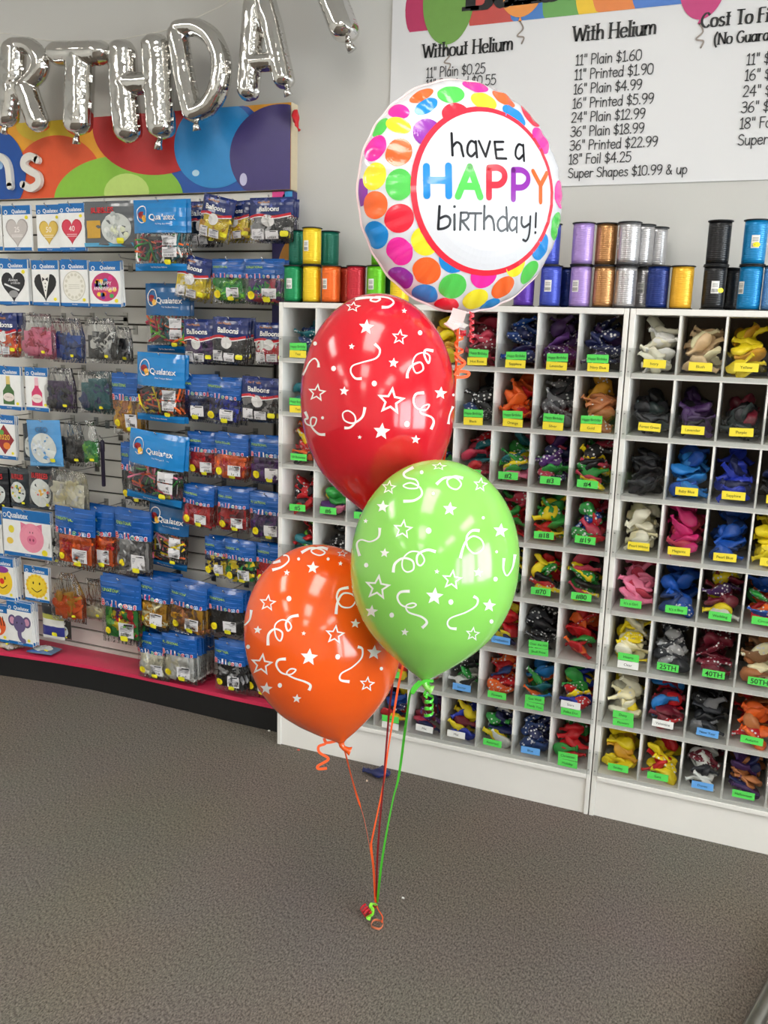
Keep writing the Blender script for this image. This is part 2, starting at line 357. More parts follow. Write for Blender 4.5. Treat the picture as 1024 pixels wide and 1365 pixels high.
# ================================================================== the room
X0, X1, Y0, Y1, ZC = ROOM
def room():
    b = MB(); b.box((X0, Y0, -.05), (X1, Y1 + .1, 0), M['carpet']); struct(b.build('floor'))
    b = MB(); b.box((X0, Y0, ZC), (X1, Y1 + .1, ZC + .08), M['ceil']); struct(b.build('ceiling'))
    b = MB(); b.box((X0, WY, 0), (X1, WY + .1, ZC), M['wall']); struct(b.build('wall_back'))
    b = MB(); b.box((X0 - .1, Y0, 0), (X0, Y1 + .1, ZC), M['side']); struct(b.build('wall_left'))
    b = MB(); b.box((X0, Y0 - .1, 0), (X1, Y0, ZC), M['side']); struct(b.build('wall_front'))
    b = MB(); ys = [Y0] + [q for w_ in WINS for q in w_] + [Y1 + .1]
    b.box((X1, Y0, 0), (X1 + .1, Y1 + .1, .5), M['side']); b.box((X1, Y0, 2.5), (X1 + .1, Y1 + .1, ZC), M['side'])
    for i in range(0, len(ys), 2): b.box((X1, ys[i], .5), (X1 + .1, ys[i + 1], 2.5), M['side'])
    struct(b.build('wall_right'))
    for i, (a, c) in enumerate(WINS):
        b = MB(); t = .04; x0, x1 = X1 + .02, X1 + .08
        b.box((x0, a, .5), (x1, a + t, 2.5), M['frame']); b.box((x0, c - t, .5), (x1, c, 2.5), M['frame'])
        b.box((x0, a + t, .5), (x1, c - t, .5 + t), M['frame']); b.box((x0, a + t, 2.5 - t), (x1, c - t, 2.5), M['frame'])
        b.box((x0 + .01, (a + c) / 2 - .02, .54), (x1 - .01, (a + c) / 2 + .02, 2.46), M['frame'])
        f = struct(b.build('window_%d' % (i + 1)))
        b = MB(); b.box((X1 + .047, a + t, .54), (X1 + .053, c - t, 2.46), M['glass']); b.build('pane', f)
    k = 0
    words = ['nearest the price banner', 'in the middle of the ceiling', 'farthest from the price banner']
    for j, y in enumerate((-1.75, -3.9, -5.9)):
        for i, x in enumerate((-1.7, .8, 3.3)):
            t = thing('ceiling_light', 'long white fluorescent ceiling fixture ' + words[j] + ', ' + ['left', 'centre', 'right'][i] + ' of its row', 'light', (x, y, ZC), 'fluorescent ceiling lights')
            b = MB(); fx, fy = .33, .65
            b.box((-fx, -fy, -.06), (-fx + .03, fy, 0), M['white']); b.box((fx - .03, -fy, -.06), (fx, fy, 0), M['white'])
            b.box((-fx + .03, -fy, -.06), (fx - .03, -fy + .03, 0), M['white']); b.box((-fx + .03, fy - .03, -.06), (fx - .03, fy, 0), M['white'])
            b.build('housing', t)
            for sx in (-.15, .15):
                b = MB(); b.box((sx - .13, -fy + .03, -.045), (sx + .13, fy - .03, -.02), M['lamp']); b.build('diffuser', t)
room()

# ================================================================== pigeonhole shelves
PC = .13
ZS = [1.6605, 1.4868, 1.2968, 1.1062, .9193, .7306, .5389, .3433, .1614]     # underside of top rail, then the eight bin floors
ZT = 1.6787
DEP = .268
ORD = ['first', 'second', 'third', 'fourth', 'fifth', 'sixth', 'seventh', 'eighth', 'ninth']
ROWS = ['top', 'second', 'third', 'fourth', 'fifth', 'sixth', 'seventh', 'bottom']
LABEL_COL = dict(g=(92, 222, 92), y=(244, 222, 56), b=(104, 170, 236), w=(240, 240, 236))
# bins: (row, column) -> colours | printed share | stickers colour:text | fill
B1 = {
 (1,1): 'teal teal bluenavy|.7|g:Happy Birthday,y:Teal|.8', (1,5): 'yellow yellow gold|0||1.2', (1,6): 'rose rose wine|.4|g:Happy Birthday,y:Hot Rose|1.1',
 (1,7): 'bluenavy blue navy|.8|g:Happy Birthday,y:Sapphire|1.2', (1,8): 'purple violet violet|.7|g:Happy Birthday,y:Lavender|1.2', (1,9): 'navy violet navy|.7|g:Happy Birthday,y:Navy Blue|1.1',
 (2,1): 'teal teal|.5|g:Happy Birthday,y:Teal|.7', (2,6): 'black bluenavy black|.7|g:Happy Birthday,y:Black|1', (2,7): 'orange orange red|.1|g:Happy Birthday,y:Orange|1.2',
 (2,8): 'grey charcoal grey|.7|g:Happy Birthday,y:Silver|1.1', (2,9): 'copper gold copper|.4|g:Happy Birthday,y:Gold|1.1',
 (3,1): 'black orange red yellow|.6|g:50 Balloons|1.1', (3,2): 'rose black red|.3||1', (3,6): 'rose red teal|.3|g:#1|1.1', (3,7): 'pink green yellow teal|.4|g:#2|1',
 (3,8): 'navy rose green purple|.4|g:#3|1', (3,9): 'yellow rose green black|.4|g:#4|1.1',
 (4,1): 'red black red|.6|g:#5|.9', (4,2): 'pink purple green yellow|.3|g:#6|1', (4,3): 'navy black green|.5|g:#7|.9', (4,7): 'red rose green|.2||1.1', (4,8): 'yellow red green|.2|g:#18|1', (4,9): 'red green rose blue|.4|g:#19|1.1',
 (5,1): 'red teal lime|.5||1', (5,2): 'black charcoal black|.6||1', (5,7): 'black yellow green|.4||1', (5,8): 'yellow red black green|.4|g:#70|1', (5,9): 'yellow rose black green|.5|g:#80|1.1',
 (6,7): 'navy yellow red navy|.5|b:Graduation|1', (6,8): 'black charcoal black|.7|g:Over the Hill,g:Skull Print|1', (6,9): 'red orange green red|.3||1',
 (7,3): 'teal navy green|.3||.9', (7,4): 'yellow green red|.2|g:Party|1', (7,5): 'white red black|.4||1', (7,6): 'black white green|.4|b:Soccer|1', (7,7): 'orange orange red bluenavy|.6|g:Flowers|1', (7,8): 'sky orange teal green|.4|g:Get Well,g:Thank You|1.1', (7,9): 'red royal yellow green|.3|w:Stars,g:Polka Dot|1.1',
 (8,3): 'green navy teal|.3||.8', (8,4): 'yellow red navy blue|.2|g:Jewel,w:Mix|1', (8,5): 'navy rose purple maroon|.2|w:Mix|1', (8,6): 'royal yellow maroon|.1|w:Mix|1', (8,7): 'white yellow navy green|.3|g:Assorted|1', (8,8): 'bluenavy bluenavy navy|.7|b:Blue|.9', (8,9): 'red green red|.2|g:Christmas,g:Holiday|1',
}
B2 = {
 (1,1): 'ivory ivory white|0|y:Ivory|1.2', (1,2): 'peach peach cream|0|y:Blush|1', (1,3): 'yellow yellow gold|0|y:Yellow|1', (1,4): 'orange gold|0|y:Orange|1',
 (2,1): 'greenblack black charcoal|0|y:Forest Green|.7', (2,2): 'violet black violet|0|y:Lavender|.8', (2,3): 'black greenblack maroon|0|y:Purple|.7', (2,4): 'cream ivory|0|y:Pearl|1',
 (3,1): 'black charcoal black|0||.8', (3,2): 'sky blue sky|0|y:Baby Blue|1', (3,3): 'royal royal navy|0|y:Sapphire|1', (3,4): 'navy black|0|y:Navy|.9',
 (4,1): 'ivory ivory cream|0|y:Pearl White|1.2', (4,2): 'hotpink rose hotpink|0|y:Magenta|1.3', (4,3): 'blue bluenavy blue|0|y:Pearl Blue|1', (4,4): 'yellow yellow|0|y:Citrus|1.2',
 (5,1): 'pink pink rose|.1|g:It\'s a Girl|1.1', (5,2): 'blue bluenavy blue|.2|g:It\'s a Boy|1', (5,3): 'white yellow maroon violet|.4|g:Wedding|1.1', (5,4): 'red blue orange green|.2|g:Circus|1',
 (6,1): 'yellow ivory cream yellow|.2|g:Hearts,w:Clear|1.1', (6,2): 'charcoal silver charcoal|.5|g:25TH|1.2', (6,3): 'maroon wine maroon|.4|g:40TH|1', (6,4): 'brown copper cream|.4|g:50TH|1.1',
 (7,1): 'cream ivory yellow|.3|g:Daisy,g:Flowers|1.1', (7,2): 'red wine maroon sky|.2|w:Valentine|1.1', (7,3): 'charcoal grey black|.4|b:New Year|1', (7,4): 'orange red copper|.4|g:Autumn|1.1', (7,5): 'red orange|.2|g:Autumn|1',
 (8,1): 'yellow yellow gold|0|g:Smiley|1.3', (8,2): 'yellow red yellow|.1|g:Suns|1.1', (8,3): 'white white charcoal maroon|.3|b:Doves|1', (8,4): 'violet navy copper|.1|g:Halloween|.9', (8,5): 'black orange|.2|g:Halloween|.9',
}
def deflated(seed):
    """one uninflated balloon: flattened pear, neck and rolled lip, bent and crumpled; lies along x"""
    r = random.Random(seed); n = 10; vs = []; fs = []
    L = .1; kb = r.uniform(-8, 8); kl = r.uniform(-5, 5); tw = r.uniform(-1.4, 1.4); fl = r.uniform(.34, .72); ph = r.uniform(0, 6)
    st = [0, .03, .1, .2, .32, .44, .56, .66, .76, .86, .95, .965, .985, 1.0]
    for i, t in enumerate(st):
        if t < .66: wd = .0258 * sqrt(max(.004, 1 - ((t - .3) / (.302 if t < .3 else .44)) ** 2)) if t < .6 else .0135
        else: wd = .0115 - .012 * (t - .66)
        if .96 <= t <= .99: wd = .0118
        hh = wd * (fl if t < .9 else .6)
        s_ = (t - .5) * L
        for k in range(n):
            a = 2 * pi * k / n
            y = wd * cos(a); z = hh * sin(a) + .0035 * sin(y * 190 + ph + s_ * 60) * (1 if t < .8 else .3)
            q = tw * s_ * 8; y, z = y * cos(q) - z * sin(q), y * sin(q) + z * cos(q)
            th = kb * s_; x_ = (sin(th) / kb) if abs(kb) > .5 else s_
            zz = (1 - cos(th)) / kb if abs(kb) > .5 else 0
            q_ = V((x_ * 38 + seed * 7, y * 38, z * 20)); cr = .0075 * (1 if .05 < t < .8 else .25)
            vs.append((x_ - z * sin(th) + cr * .5 * noise.noise(q_), y + kl * s_ * s_ + cr * noise.noise(q_ + V((9, 0, 0))), zz + z * cos(th) + cr * 1.3 * noise.noise(q_ + V((0, 9, 0)))))
    N = len(st)
    fs = [(i * n + k, i * n + (k + 1) % n, (i + 1) * n + (k + 1) % n, (i + 1) * n + k) for i in range(N - 1) for k in range(n)]
    fs += [tuple(range(n))[::-1], tuple(range((N - 1) * n, N * n))]
    return vs, fs
DEF = [deflated(i) for i in range(9)]
DEFME = []
for vs, fs in DEF:
    b = MB(); b.add(vs, fs, latex('red'), True)
    ob = b.build('latex_balloon'); DEFME.append(ob.data); bpy.data.objects.remove(ob)
PILE = MB()
def put(mb, i, mtx, m):
    vs, fs = DEF[i]; mb.add([mtx @ V(p) for p in vs], fs, m, True)
def mtx(loc, rot, sc=1.): return Matrix.Translation(loc) @ Euler(rot).to_matrix().to_4x4() @ Matrix.Scale(sc, 4)

def shelf_unit(name_label, ax, side_word, bins, ncol=9, vis=9):
    t = thing('pigeonhole_shelf', name_label, 'shelf', (ax, 0, 0)); W = ncol * PC; wh = M['white']
    sl, sr = .0166, .0152
    b = MB(); b.box((-sl, 0, 0), (-.0005, DEP, ZT), wh); b.build('side_panel', t, bevel=.0015)
    b = MB(); b.box((W + .0005, 0, 0), (W + sr, DEP, ZT), wh); b.build('side_panel', t, bevel=.0015)
    b = MB(); b.box((0, 0, ZS[0]), (W, DEP, ZT), wh); b.build('top_board', t, bevel=.0015)
    b = MB(); b.box((0, DEP - .006, .03), (W, DEP, ZS[0]), M['hard']); b.build('back_board', t)
    for z in ZS[1:]:
        b = MB(); b.box((0, 0, z - .0165), (W, DEP - .007, z), wh); b.build('shelf_board', t, bevel=.001)
    for k in range(1, ncol):
        b = MB()
        for r in range(8): b.box((k * PC - .003, .0015, ZS[r + 1]), (k * PC + .003, DEP - .007, ZS[r] - (.0165 if r else 0)), wh)
        b.build('divider', t)
    b = MB(); b.box((0, .006, 0), (W, .022, ZS[8] - .0166), wh); b.build('kick_board', t, bevel=.001)
    b = MB(); b.box((0, -.004, ZS[8] - .030), (W, .006, ZS[8] - .014), wh); b.build('trim_strip', t, bevel=.002)
    for r in range(8):
        z = ZS[r + 1]
        b = MB(); b.box((-.012, -.0032, z - .012), (W + .010, -.0008, z + .075), M['acrylic'])
        f = b.build('clear_front', t)
        b = MB()
        for x in (-.008, W + .006):
            for zz in (.004, .066): b.lathe([(.0022, 0), (.0022, .0012)], M['steel'], 8, (0, 0, 0)); q = len(b.v) - 16; b.v[q:] = [(x + p[0], -.0034 - p[2], z + zz + p[1]) for p in b.v[q:]]
        b.build('screw', f)
    for r in range(1, 9):
        for c in range(1, ncol + 1):
            spec = bins.get((r, c)); x0 = (c - 1) * PC; z = ZS[r]
            r2 = random.Random(r * 100 + c + int(ax * 50))
            if c > vis: continue
            cols, pp, stk, fill = (spec or 'navy red black green|.4||.9').split('|')
            cols = cols.split(); pp = float(pp); fill = float(fill)
            if spec and stk:
                stk = stk.split(',')
                zc = z + (.040 if len(stk) == 2 else .030) + r2.uniform(-.003, .004); xc = x0 + PC / 2 + r2.uniform(-.006, .006)
                for i, q in enumerate(stk):
                    k, tx = q.split(':'); tl = r2.uniform(-.035, .035); wx = xc + r2.uniform(-.002, .002); zz = zc - i * .0262
                    fn = lambda a, e, wx=wx, zz=zz, tl=tl: (wx + a * cos(tl) - e * sin(tl), -.0036, zz + a * sin(tl) + e * cos(tl))
                    b = MB(); b.rect(-.033, -.0125, .033, .0125, fn, plain(LABEL_COL[k], .6))
                    fn2 = lambda a, e, fn=fn: (fn(a, e)[0], -.0040, fn(a, e)[2])
                    big = tx[0] == '#' or tx.endswith('TH')
                    b.text(tx, fn2, .016 if big else .0085, M['ink'], 0, -.008 if big else -.004, wmax=.058, bold=.01 if big else 0.)
                    o = b.build('bin_sticker', t); o['label'] = {'g': 'green', 'y': 'yellow', 'b': 'blue', 'w': 'white'}[k] + ' paper sticker'
            # loose balloons: the nearest as things, the rest as the pile
            sidew = 'left' if c <= (ncol + 1) // 2 or side_word == 'right' else 'right'
            pos = (c if sidew == 'left' else ncol + 1 - c)
            for i in range(4 if spec else 0):
                cc = cols[i % len(cols)]; pr = r2.random() < pp
                o = bpy.data.objects.new('latex_balloon', DEFME[r2.randrange(9)]); COL.objects.link(o)
                o.material_slots[0].link = 'OBJECT'; o.material_slots[0].material = latex(cc, pr)
                hz = [.030, .038, .058, .072 + .014 * fill][i]
                o.location = (ax + x0 + PC / 2 + (-1) ** i * r2.uniform(.004, .017), .030 + .012 * i + r2.uniform(0, .006), z + hz)
                o.rotation_euler = (r2.uniform(-1.3, 1.3), r2.uniform(-.75, .75), r2.uniform(-.22, .22) + (pi if r2.random() < .5 else 0)); o.scale = (.9, .9, .9)
                word = {'bluenavy': 'dark blue', 'hotpink': 'magenta', 'greenblack': 'dark green', 'sky': 'bright blue', 'royal': 'royal blue'}.get(cc, cc)
                tag(o, 'crumpled %s balloon, %s bin from the %s, %s row, %s white shelf' % (word, ORD[pos - 1], sidew, ROWS[r - 1], side_word), 'balloon',
                    'balloons in %s row bin %s of the %s shelf' % (ROWS[r - 1], ORD[c - 1], side_word))
            for i in range(15 if spec else 7):
                cc = cols[r2.randrange(len(cols))]; y = .055 + .18 * r2.random(); top = min(.115, (.055 + .05 * min(1, y / .14)) * fill)
                y = min(y, .21)
                put(PILE, r2.randrange(9), mtx((ax + x0 + PC / 2 + r2.uniform(-.017, .017), y, z + .028 + top * (i / 14)), (r2.uniform(-3, 3), r2.uniform(-.9, .9), r2.uniform(-.5, .5) + pi * (i % 2)), .92), latex(cc, r2.random() < pp))
    return t
A2 = 1.2055
shelf_unit('white pigeonhole shelf of balloon bins standing behind the floating balloon bunch', 0, 'left', B1)
shelf_unit('white pigeonhole shelf of balloon bins with yellow stickers, cut off by the picture edge', A2, 'right', B2, vis=5)
tag(PILE.build('latex_balloon_pile'), 'crumpled latex balloons heaped at the back of the shelf bins', 'balloons', kind='stuff')

# ================================================================== reels of curling ribbon
RC = dict(green=(20, 140, 84), dkgreen=(26, 84, 50), yellow=(244, 206, 40), orange=(246, 112, 40), redorange=(190, 60, 40), red=(200, 40, 56), lime=(104, 196, 30),
          purple=(96, 56, 168), blue=(70, 86, 190), lavender=(176, 146, 214), copper=(196, 144, 94), silver=(196, 194, 196), navy=(24, 48, 118), gold=(246, 186, 52),
          black=(30, 30, 32), turq=(16, 130, 190), ltblue=(110, 160, 210), emerald=(20, 110, 90))
_rm = {}
def reel_mat(c):
    if c not in _rm:
        m, n, l, p = _mat('curling_ribbon_' + c)
        p.inputs['Base Color'].default_value = S(*RC[c]); p.inputs['Roughness'].default_value = .28; p.inputs['Anisotropic'].default_value = .5
        p.inputs['Metallic'].default_value = .75 if c in ('silver', 'copper') else .25
        tc = n.new('ShaderNodeTexCoord'); wv = n.new('ShaderNodeTexWave'); wv.bands_direction = 'Z'; wv.inputs['Scale'].default_value = 55; wv.inputs['Distortion'].default_value = 1.5
        l.new(tc.outputs['Object'], wv.inputs['Vector'])
        bp = n.new('ShaderNodeBump'); bp.inputs['Strength'].default_value = .25; bp.inputs['Distance'].default_value = .002
        l.new(wv.outputs['Fac'], bp.inputs['Height']); l.new(bp.outputs[0], p.inputs['Normal']); _rm[c] = m
    return _rm[c]
RH = .127
# colour, pixel x of the axis, y depth, layer, sticker turn (None: none seen), price dot, label
REELS = [
 ('green', 391, .045, 0, .35, 0, 'green ribbon reel at the left end of the shelf top, front row'),
 ('dkgreen', 408, .135, 0, None, 0, 'dark green ribbon reel behind the green and yellow reels, lower layer'),
 ('yellow', 416, .05, 0, None, 0, 'yellow ribbon reel next to the green one, standing on the shelf'),
 ('orange', 441.5, .05, 0, 0., 0, 'orange ribbon reel with a white sticker, front row'),
 ('redorange', 463, .125, 0, None, 0, 'rust red ribbon reel half hidden behind the orange reel'),
 ('red', 475, .05, 0, None, 0, 'red ribbon reel above the red star balloon'),
 ('lime', 501.5, .045, 0, .15, 0, 'lime green ribbon reel beside the polka dot balloon, lower layer'),
 ('dkgreen', 522, .13, 0, None, 0, 'dark green ribbon reel behind the lime reel'),
 ('yellow', 533, .05, 0, None, 0, 'yellow ribbon reel half hidden by the polka dot balloon'),
 ('emerald', 397, .125, 1, None, 0, 'slim green ribbon reel stacked behind the tall yellow reel'),
 ('yellow', 416, .052, 1, .1, 0, 'yellow ribbon reel with a white sticker, stacked on the other yellow reel'),
 ('emerald', 440, .17, 1, None, 0, 'emerald ribbon reel set back against the wall, upper layer'),
 ('lime', 508, .10, 1, None, 0, 'lime ribbon reel mostly hidden behind the edge of the polka dot balloon'),
 ('purple', 699, .05, 0, None, 0, 'purple ribbon reel under the lower edge of the polka dot balloon'),
 ('blue', 734, .048, 0, .3, 0, 'violet blue ribbon reel with a white sticker, front row'),
 ('navy', 757, .135, 0, None, 0, 'dark navy ribbon reel between the blue and the lavender reels'),
 ('lavender', 774, .05, 0, 0., 0, 'lavender ribbon reel with a white sticker, standing on the shelf'),
 ('copper', 805, .052, 0, None, 0, 'copper ribbon reel standing on the shelf'),
 ('silver', 834, .052, 0, None, 0, 'silver ribbon reel standing on the shelf'),
 ('silver', 858, .135, 0, .2, 0, 'silver ribbon reel tucked behind the navy reel, lower layer'),
 ('navy', 877, .05, 0, None, 0, 'navy ribbon reel between the silver and gold reels'),
 ('gold', 909, .05, 0, None, 0, 'golden yellow ribbon reel standing alone in the front row'),
 ('black', 952, .048, 0, .5, 1, 'black ribbon reel with a yellow price dot, standing on the shelf'),
 ('black', 972, .14, 0, None, 0, 'black ribbon reel behind the price dotted black reel'),
 ('turq', 1000, .05, 0, -.5, 0, 'turquoise ribbon reel with a white sticker, standing on the shelf'),
 ('ltblue', 1033, .05, 0, None, 0, 'light blue ribbon reel cut by the right edge'),
 ('blue', 733, .06, 1, None, 0, 'blue ribbon reel peeping from behind the polka dot balloon, upper layer'),
 ('lavender', 777, .05, 1, None, 0, 'lavender ribbon reel stacked on the other lavender reel'),
 ('copper', 808, .075, 1, None, 0, 'copper ribbon reel stacked on the other copper reel'),
 ('silver', 838, .052, 1, -.9, 0, 'silver ribbon reel in front of its stack, upper layer'),
 ('silver', 857, .125, 1, -.4, 0, 'silver ribbon reel second in depth, upper layer'),
 ('silver', 875, .20, 1, -.4, 0, 'silver ribbon reel nearest the wall, upper layer'),
 ('black', 958, .055, 1, None, 0, 'black ribbon reel stacked on the black reel with a price dot'),
 ('turq', 1006, .05, 1, .4, 1, 'turquoise ribbon reel with a yellow price dot, stacked on top'),
]
def reels():
    for c, px, Y, lay, stk, dot, lab in REELS:
        p = atY(px, 382 if not lay else 328, Y); r = .0315
        t = thing('ribbon_reel', lab, 'ribbon reel', (p.x, Y, ZT + .0005 + lay * (RH + .0005)))
        b = MB(); b.lathe([(r, .004), (r + .0006, .02), (r + .0006, RH - .02), (r, RH - .004)], reel_mat(c), 32); b.build('ribbon_winding', t)
        for z in (0, RH - .004):
            b = MB(); b.lathe([(r + .0028, z), (r + .0044, z + .001), (r + .0044, z + .003), (r + .0028, z + .004)], M['reel_black'], 32); b.build('flange', t)
        if stk is not None:
            a0 = -pi / 2 - .35 + stk; R2 = r + .0012
            fn = lambda a, e: (R2 * cos(a0 + a / R2), R2 * sin(a0 + a / R2), e)
            b = MB(); b.rect(-.011, .047, .011, .082, fn, plain((236, 234, 230), .6), 6, 1)
            R2 = r + .0015
            for i in range(7): b.rect(-.009 + .0026 * i, .05, -.0078 + .0026 * i, .06, fn, M['ink'])
            for i in range(3): b.rect(-.008, .066 + i * .004, .008, .0675 + i * .004, fn, plain((120, 120, 120), .6), 4, 1)
            b.build('barcode_sticker', t)
            if dot:
                b = MB(); R2 = r + .0018; b.poly(ell(.004 + .014 * (lay == 0), .056, .010, .007), fn, plain((240, 226, 40), .5)); b.build('price_sticker', t)
reels()

# ================================================================== slat wall, its sign and platform
SX1 = -.185                                            # right end of the slat panel
def slatwall():
    t = thing('slatwall_panel', 'grey grooved slat panel on the wall behind the hanging balloon packets', 'wall panel', (0, 0, 0))
    zs = []; z = .115
    pitch = .0724
    b = MB(); b.box((X0 + .002, SY + .012, .1), (SX1, WY - .001, 2.08), M['groove']); b.build('backing', t)
    b = MB(); z = 2.088
    while z > .12:
        z2 = max(.1, z - pitch + .0075)
        b.box((X0 + .002, SY, z2), (SX1, SY + .012, z), M['slat']); z -= pitch
    b.build('slats', t, bevel=.001)
    # printed strip beside the panel
    b = MB(); x0, x1, z0, z1 = SX1 + .001, -.099, 1.60, 2.088
    b.box((x0, .246, z0), (x1, WY, z1), plain((52, 50, 110), .4))
    cl = lambda a, e: (min(x1, max(x0, a)), .2455, min(z1, max(z0, e)))
    b.rect(x0, 1.6, x1, z1, lambda a, e: (a, .2458, e), plain((58, 48, 120), .4))
    for cx, cz, r, col in ((-.05, 1.80, .11, (236, 160, 60)), (-.065, 1.66, .10, (52, 44, 112)), (-.075, 2.00, .085, (50, 150, 206))):
        b.poly(ell(cx, cz, r, r * 1.3, 40), cl, plain(col, .4))
    b.poly(ell(-.19, 2.07, .06, .05, 30), cl, plain((226, 60, 140), .4))
    tag(b.build('printed_panel'), 'narrow printed panel of overlapping balloons below the end of the header sign', 'panel')
    # header sign
    z0, z1, x0, x1, y = 2.092, 2.394, -2.6, -.100, .236
    t = thing('header_sign', 'long header sign printed with big overlapping balloons and white letters', 'sign', (0, 0, 0))
    b = MB(); b.box((x0, y, z0), (x1, WY, z1), plain((206, 190, 160), .5)); b.build('sign_box', t)
    b = MB(); lay = [0]
    def cl(a, e): return (min(x1 - .001, max(x0, a)), y - .0006 - lay[0] * .0004, min(z1 - .001, max(z0 + .001, e)))
    def disc(cx, cy, rx, ry, col, hl=None):
        """printed balloon at zoom pixels of the photograph, clipped by the sign's edges"""
        lay[0] += 1; p = atY(cx / 2.438, cy / 2.438, y); s_ = (p - CAM).dot(_f) / FPX / 2.438; wx = (atY((cx + 40) / 2.438, cy / 2.438, y).x - atY((cx - 40) / 2.438, cy / 2.438, y).x) / 80
        b.poly(ell(p.x, p.z, rx * wx, ry * s_, 64), cl, plain(col, .35), rings=1)
        if hl: lay[0] += .4; b.poly(ell(p.x + hl[0] * s_, p.z - hl[1] * s_, hl[2] * s_, hl[3] * s_, 24), cl, plain(hl[4], .35))
    b.rect(x0, z0 + .001, x1 - .001, z1 - .001, lambda a, e: (a, y - .0006, e), plain((238, 164, 44), .35))
    disc(700, 560, 190, 230, (26, 84, 170))
    disc(170, 400, 120, 60, (222, 190, 50))
    disc(185, 600, 150, 150, (226, 88, 44))
    disc(380, 650, 210, 135, (140, 196, 62), (40, -20, 90, 60, (196, 224, 120)))
    disc(510, 400, 215, 160, (196, 40, 40), (-120, 30, 10, 18, (238, 170, 160)))
    disc(700, 470, 135, 135, (40, 140, 206), (-75, 85, 14, 10, (190, 224, 240)))
    disc(905, 500, 160, 150, (66, 54, 116), (-130, 75, 14, 20, (200, 196, 226)))
    disc(-10, 560, 95, 130, (22, 78, 160), (20, -20, 10, 12, (150, 190, 230)))
    disc(-260, 560, 150, 130, (150, 60, 140)); disc(-480, 520, 140, 150, (228, 120, 50)); disc(-720, 560, 170, 140, (60, 150, 200)); disc(-1000, 540, 160, 150, (200, 50, 60))
    b.build('printed_face', t)
    # raised white letters, the visible end of the word
    lw = plain((226, 222, 214), .4)
    pn = lambda zx, zy: (lambda p: (p.x, p.z))(atY(zx / 2.438, zy / 2.438, y - .02))
    for nm, st in (('letter', [[(-60, 520), (-60, 610)], [(-55, 540), (-25, 510), (5, 512), (25, 540), (32, 605)]]),
                   ('letter', [[(120, 520), (100, 508), (80, 518), (78, 540), (98, 556), (122, 570), (124, 596), (100, 612), (75, 600)]])):
        lb = MB()
        for q in st:
            P = [pn(*p) for p in q]; P = smooth(P, 5) if len(P) > 2 else P
            for dy, flip in ((-.024, 0),):
                lb.stroke(P, .030, lambda a, e: (a, y - .024, e), lw)
            off = []                                                # closed outline: one side, cap, other side, cap
            for sgn in (1, -1):
                row = []
                for i, p in enumerate(P):
                    q0, q1 = P[max(i - 1, 0)], P[min(i + 1, len(P) - 1)]; dx, dy = q1[0] - q0[0], q1[1] - q0[1]; L = sqrt(dx * dx + dy * dy)
                    row.append((p[0] - dy / L * .015 * sgn, p[1] + dx / L * .015 * sgn))
                    if i == len(P) - 1 and sgn == 1 or i == 0 and sgn == -1: ux, uy = dx / L * sgn, dy / L * sgn; ce = p
                if sgn == -1: row.reverse()
                off += row; a0 = atan2(row[-1][1] - ce[1], row[-1][0] - ce[0])
                off += [(ce[0] + .015 * cos(a0 - pi * q_ / 6), ce[1] + .015 * sin(a0 - pi * q_ / 6)) for q_ in range(1, 6)]
            n = len(off); vs = [(a, y - .024, e) for a, e in off] + [(a, y - .006, e) for a, e in off]
            lb.add(vs, [(i, (i + 1) % n, n + (i + 1) % n, n + i) for i in range(n)], lw)
        lb.build(nm, t)
    # little red balloon tucked on the corner of the sign
    p = atY(395, 148, y - .012)
    b = MB(); vs, fs = DEF[2]
    m4 = Matrix.Translation((p.x, y - .018, p.z - .032)) @ Euler((0, radians(80), 0)).to_matrix().to_4x4() @ Matrix.Scale(.75, 4)
    b.add([m4 @ V(q) for q in vs], fs, latex('red'), True)
    tag(b.build('deflated_balloon'), 'limp red balloon hanging on the upper corner of the header sign', 'balloon')
    # platform
    fx = [(X0, -.02), (-1.9, .02), (-1.48, .047), (-1.20, .083)]
    fx2 = [(-1.20, .083), (-1.0, .098), (-.75, .100), (-.5, .095), (-.26, .088), (-.0185, .088)]
    for pts, lab in ((fx, 'black fronted platform with a red top at the left end of the slat wall'), (fx2, 'black fronted platform with a curved red top beside the white shelf')):
        t = thing('display_platform', lab, 'platform', (0, 0, 0))
        n = len(pts)
        b = MB(); vs = [(a, e, 0) for a, e in pts] + [(a, e, .1) for a, e in pts] + [(a, SY - .002, 0) for a, e in pts] + [(a, SY - .002, .1) for a, e in pts]
        fs = [(i, i + 1, n + i + 1, n + i) for i in range(n - 1)] + [(2 * n + i + 1, 2 * n + i, 3 * n + i, 3 * n + i + 1) for i in range(n - 1)]
        fs += [(n + i, n + i + 1, 3 * n + i + 1, 3 * n + i) for i in range(n - 1)] + [(0, n, 3 * n, 2 * n), (n - 1, 3 * n - 1, 4 * n - 1, 2 * n - 1)]
        b.add(vs, fs, M['kick']); b.build('kick_panel', t)
        b = MB(); o = .006
        vs = [(a, e - o, .1) for a, e in pts] + [(a, e - o, .116) for a, e in pts] + [(a, SY - .002, .1) for a, e in pts] + [(a, SY - .002, .116) for a, e in pts]
        b.add(vs, fs, M['red']); b.build('platform_top', t)
slatwall()

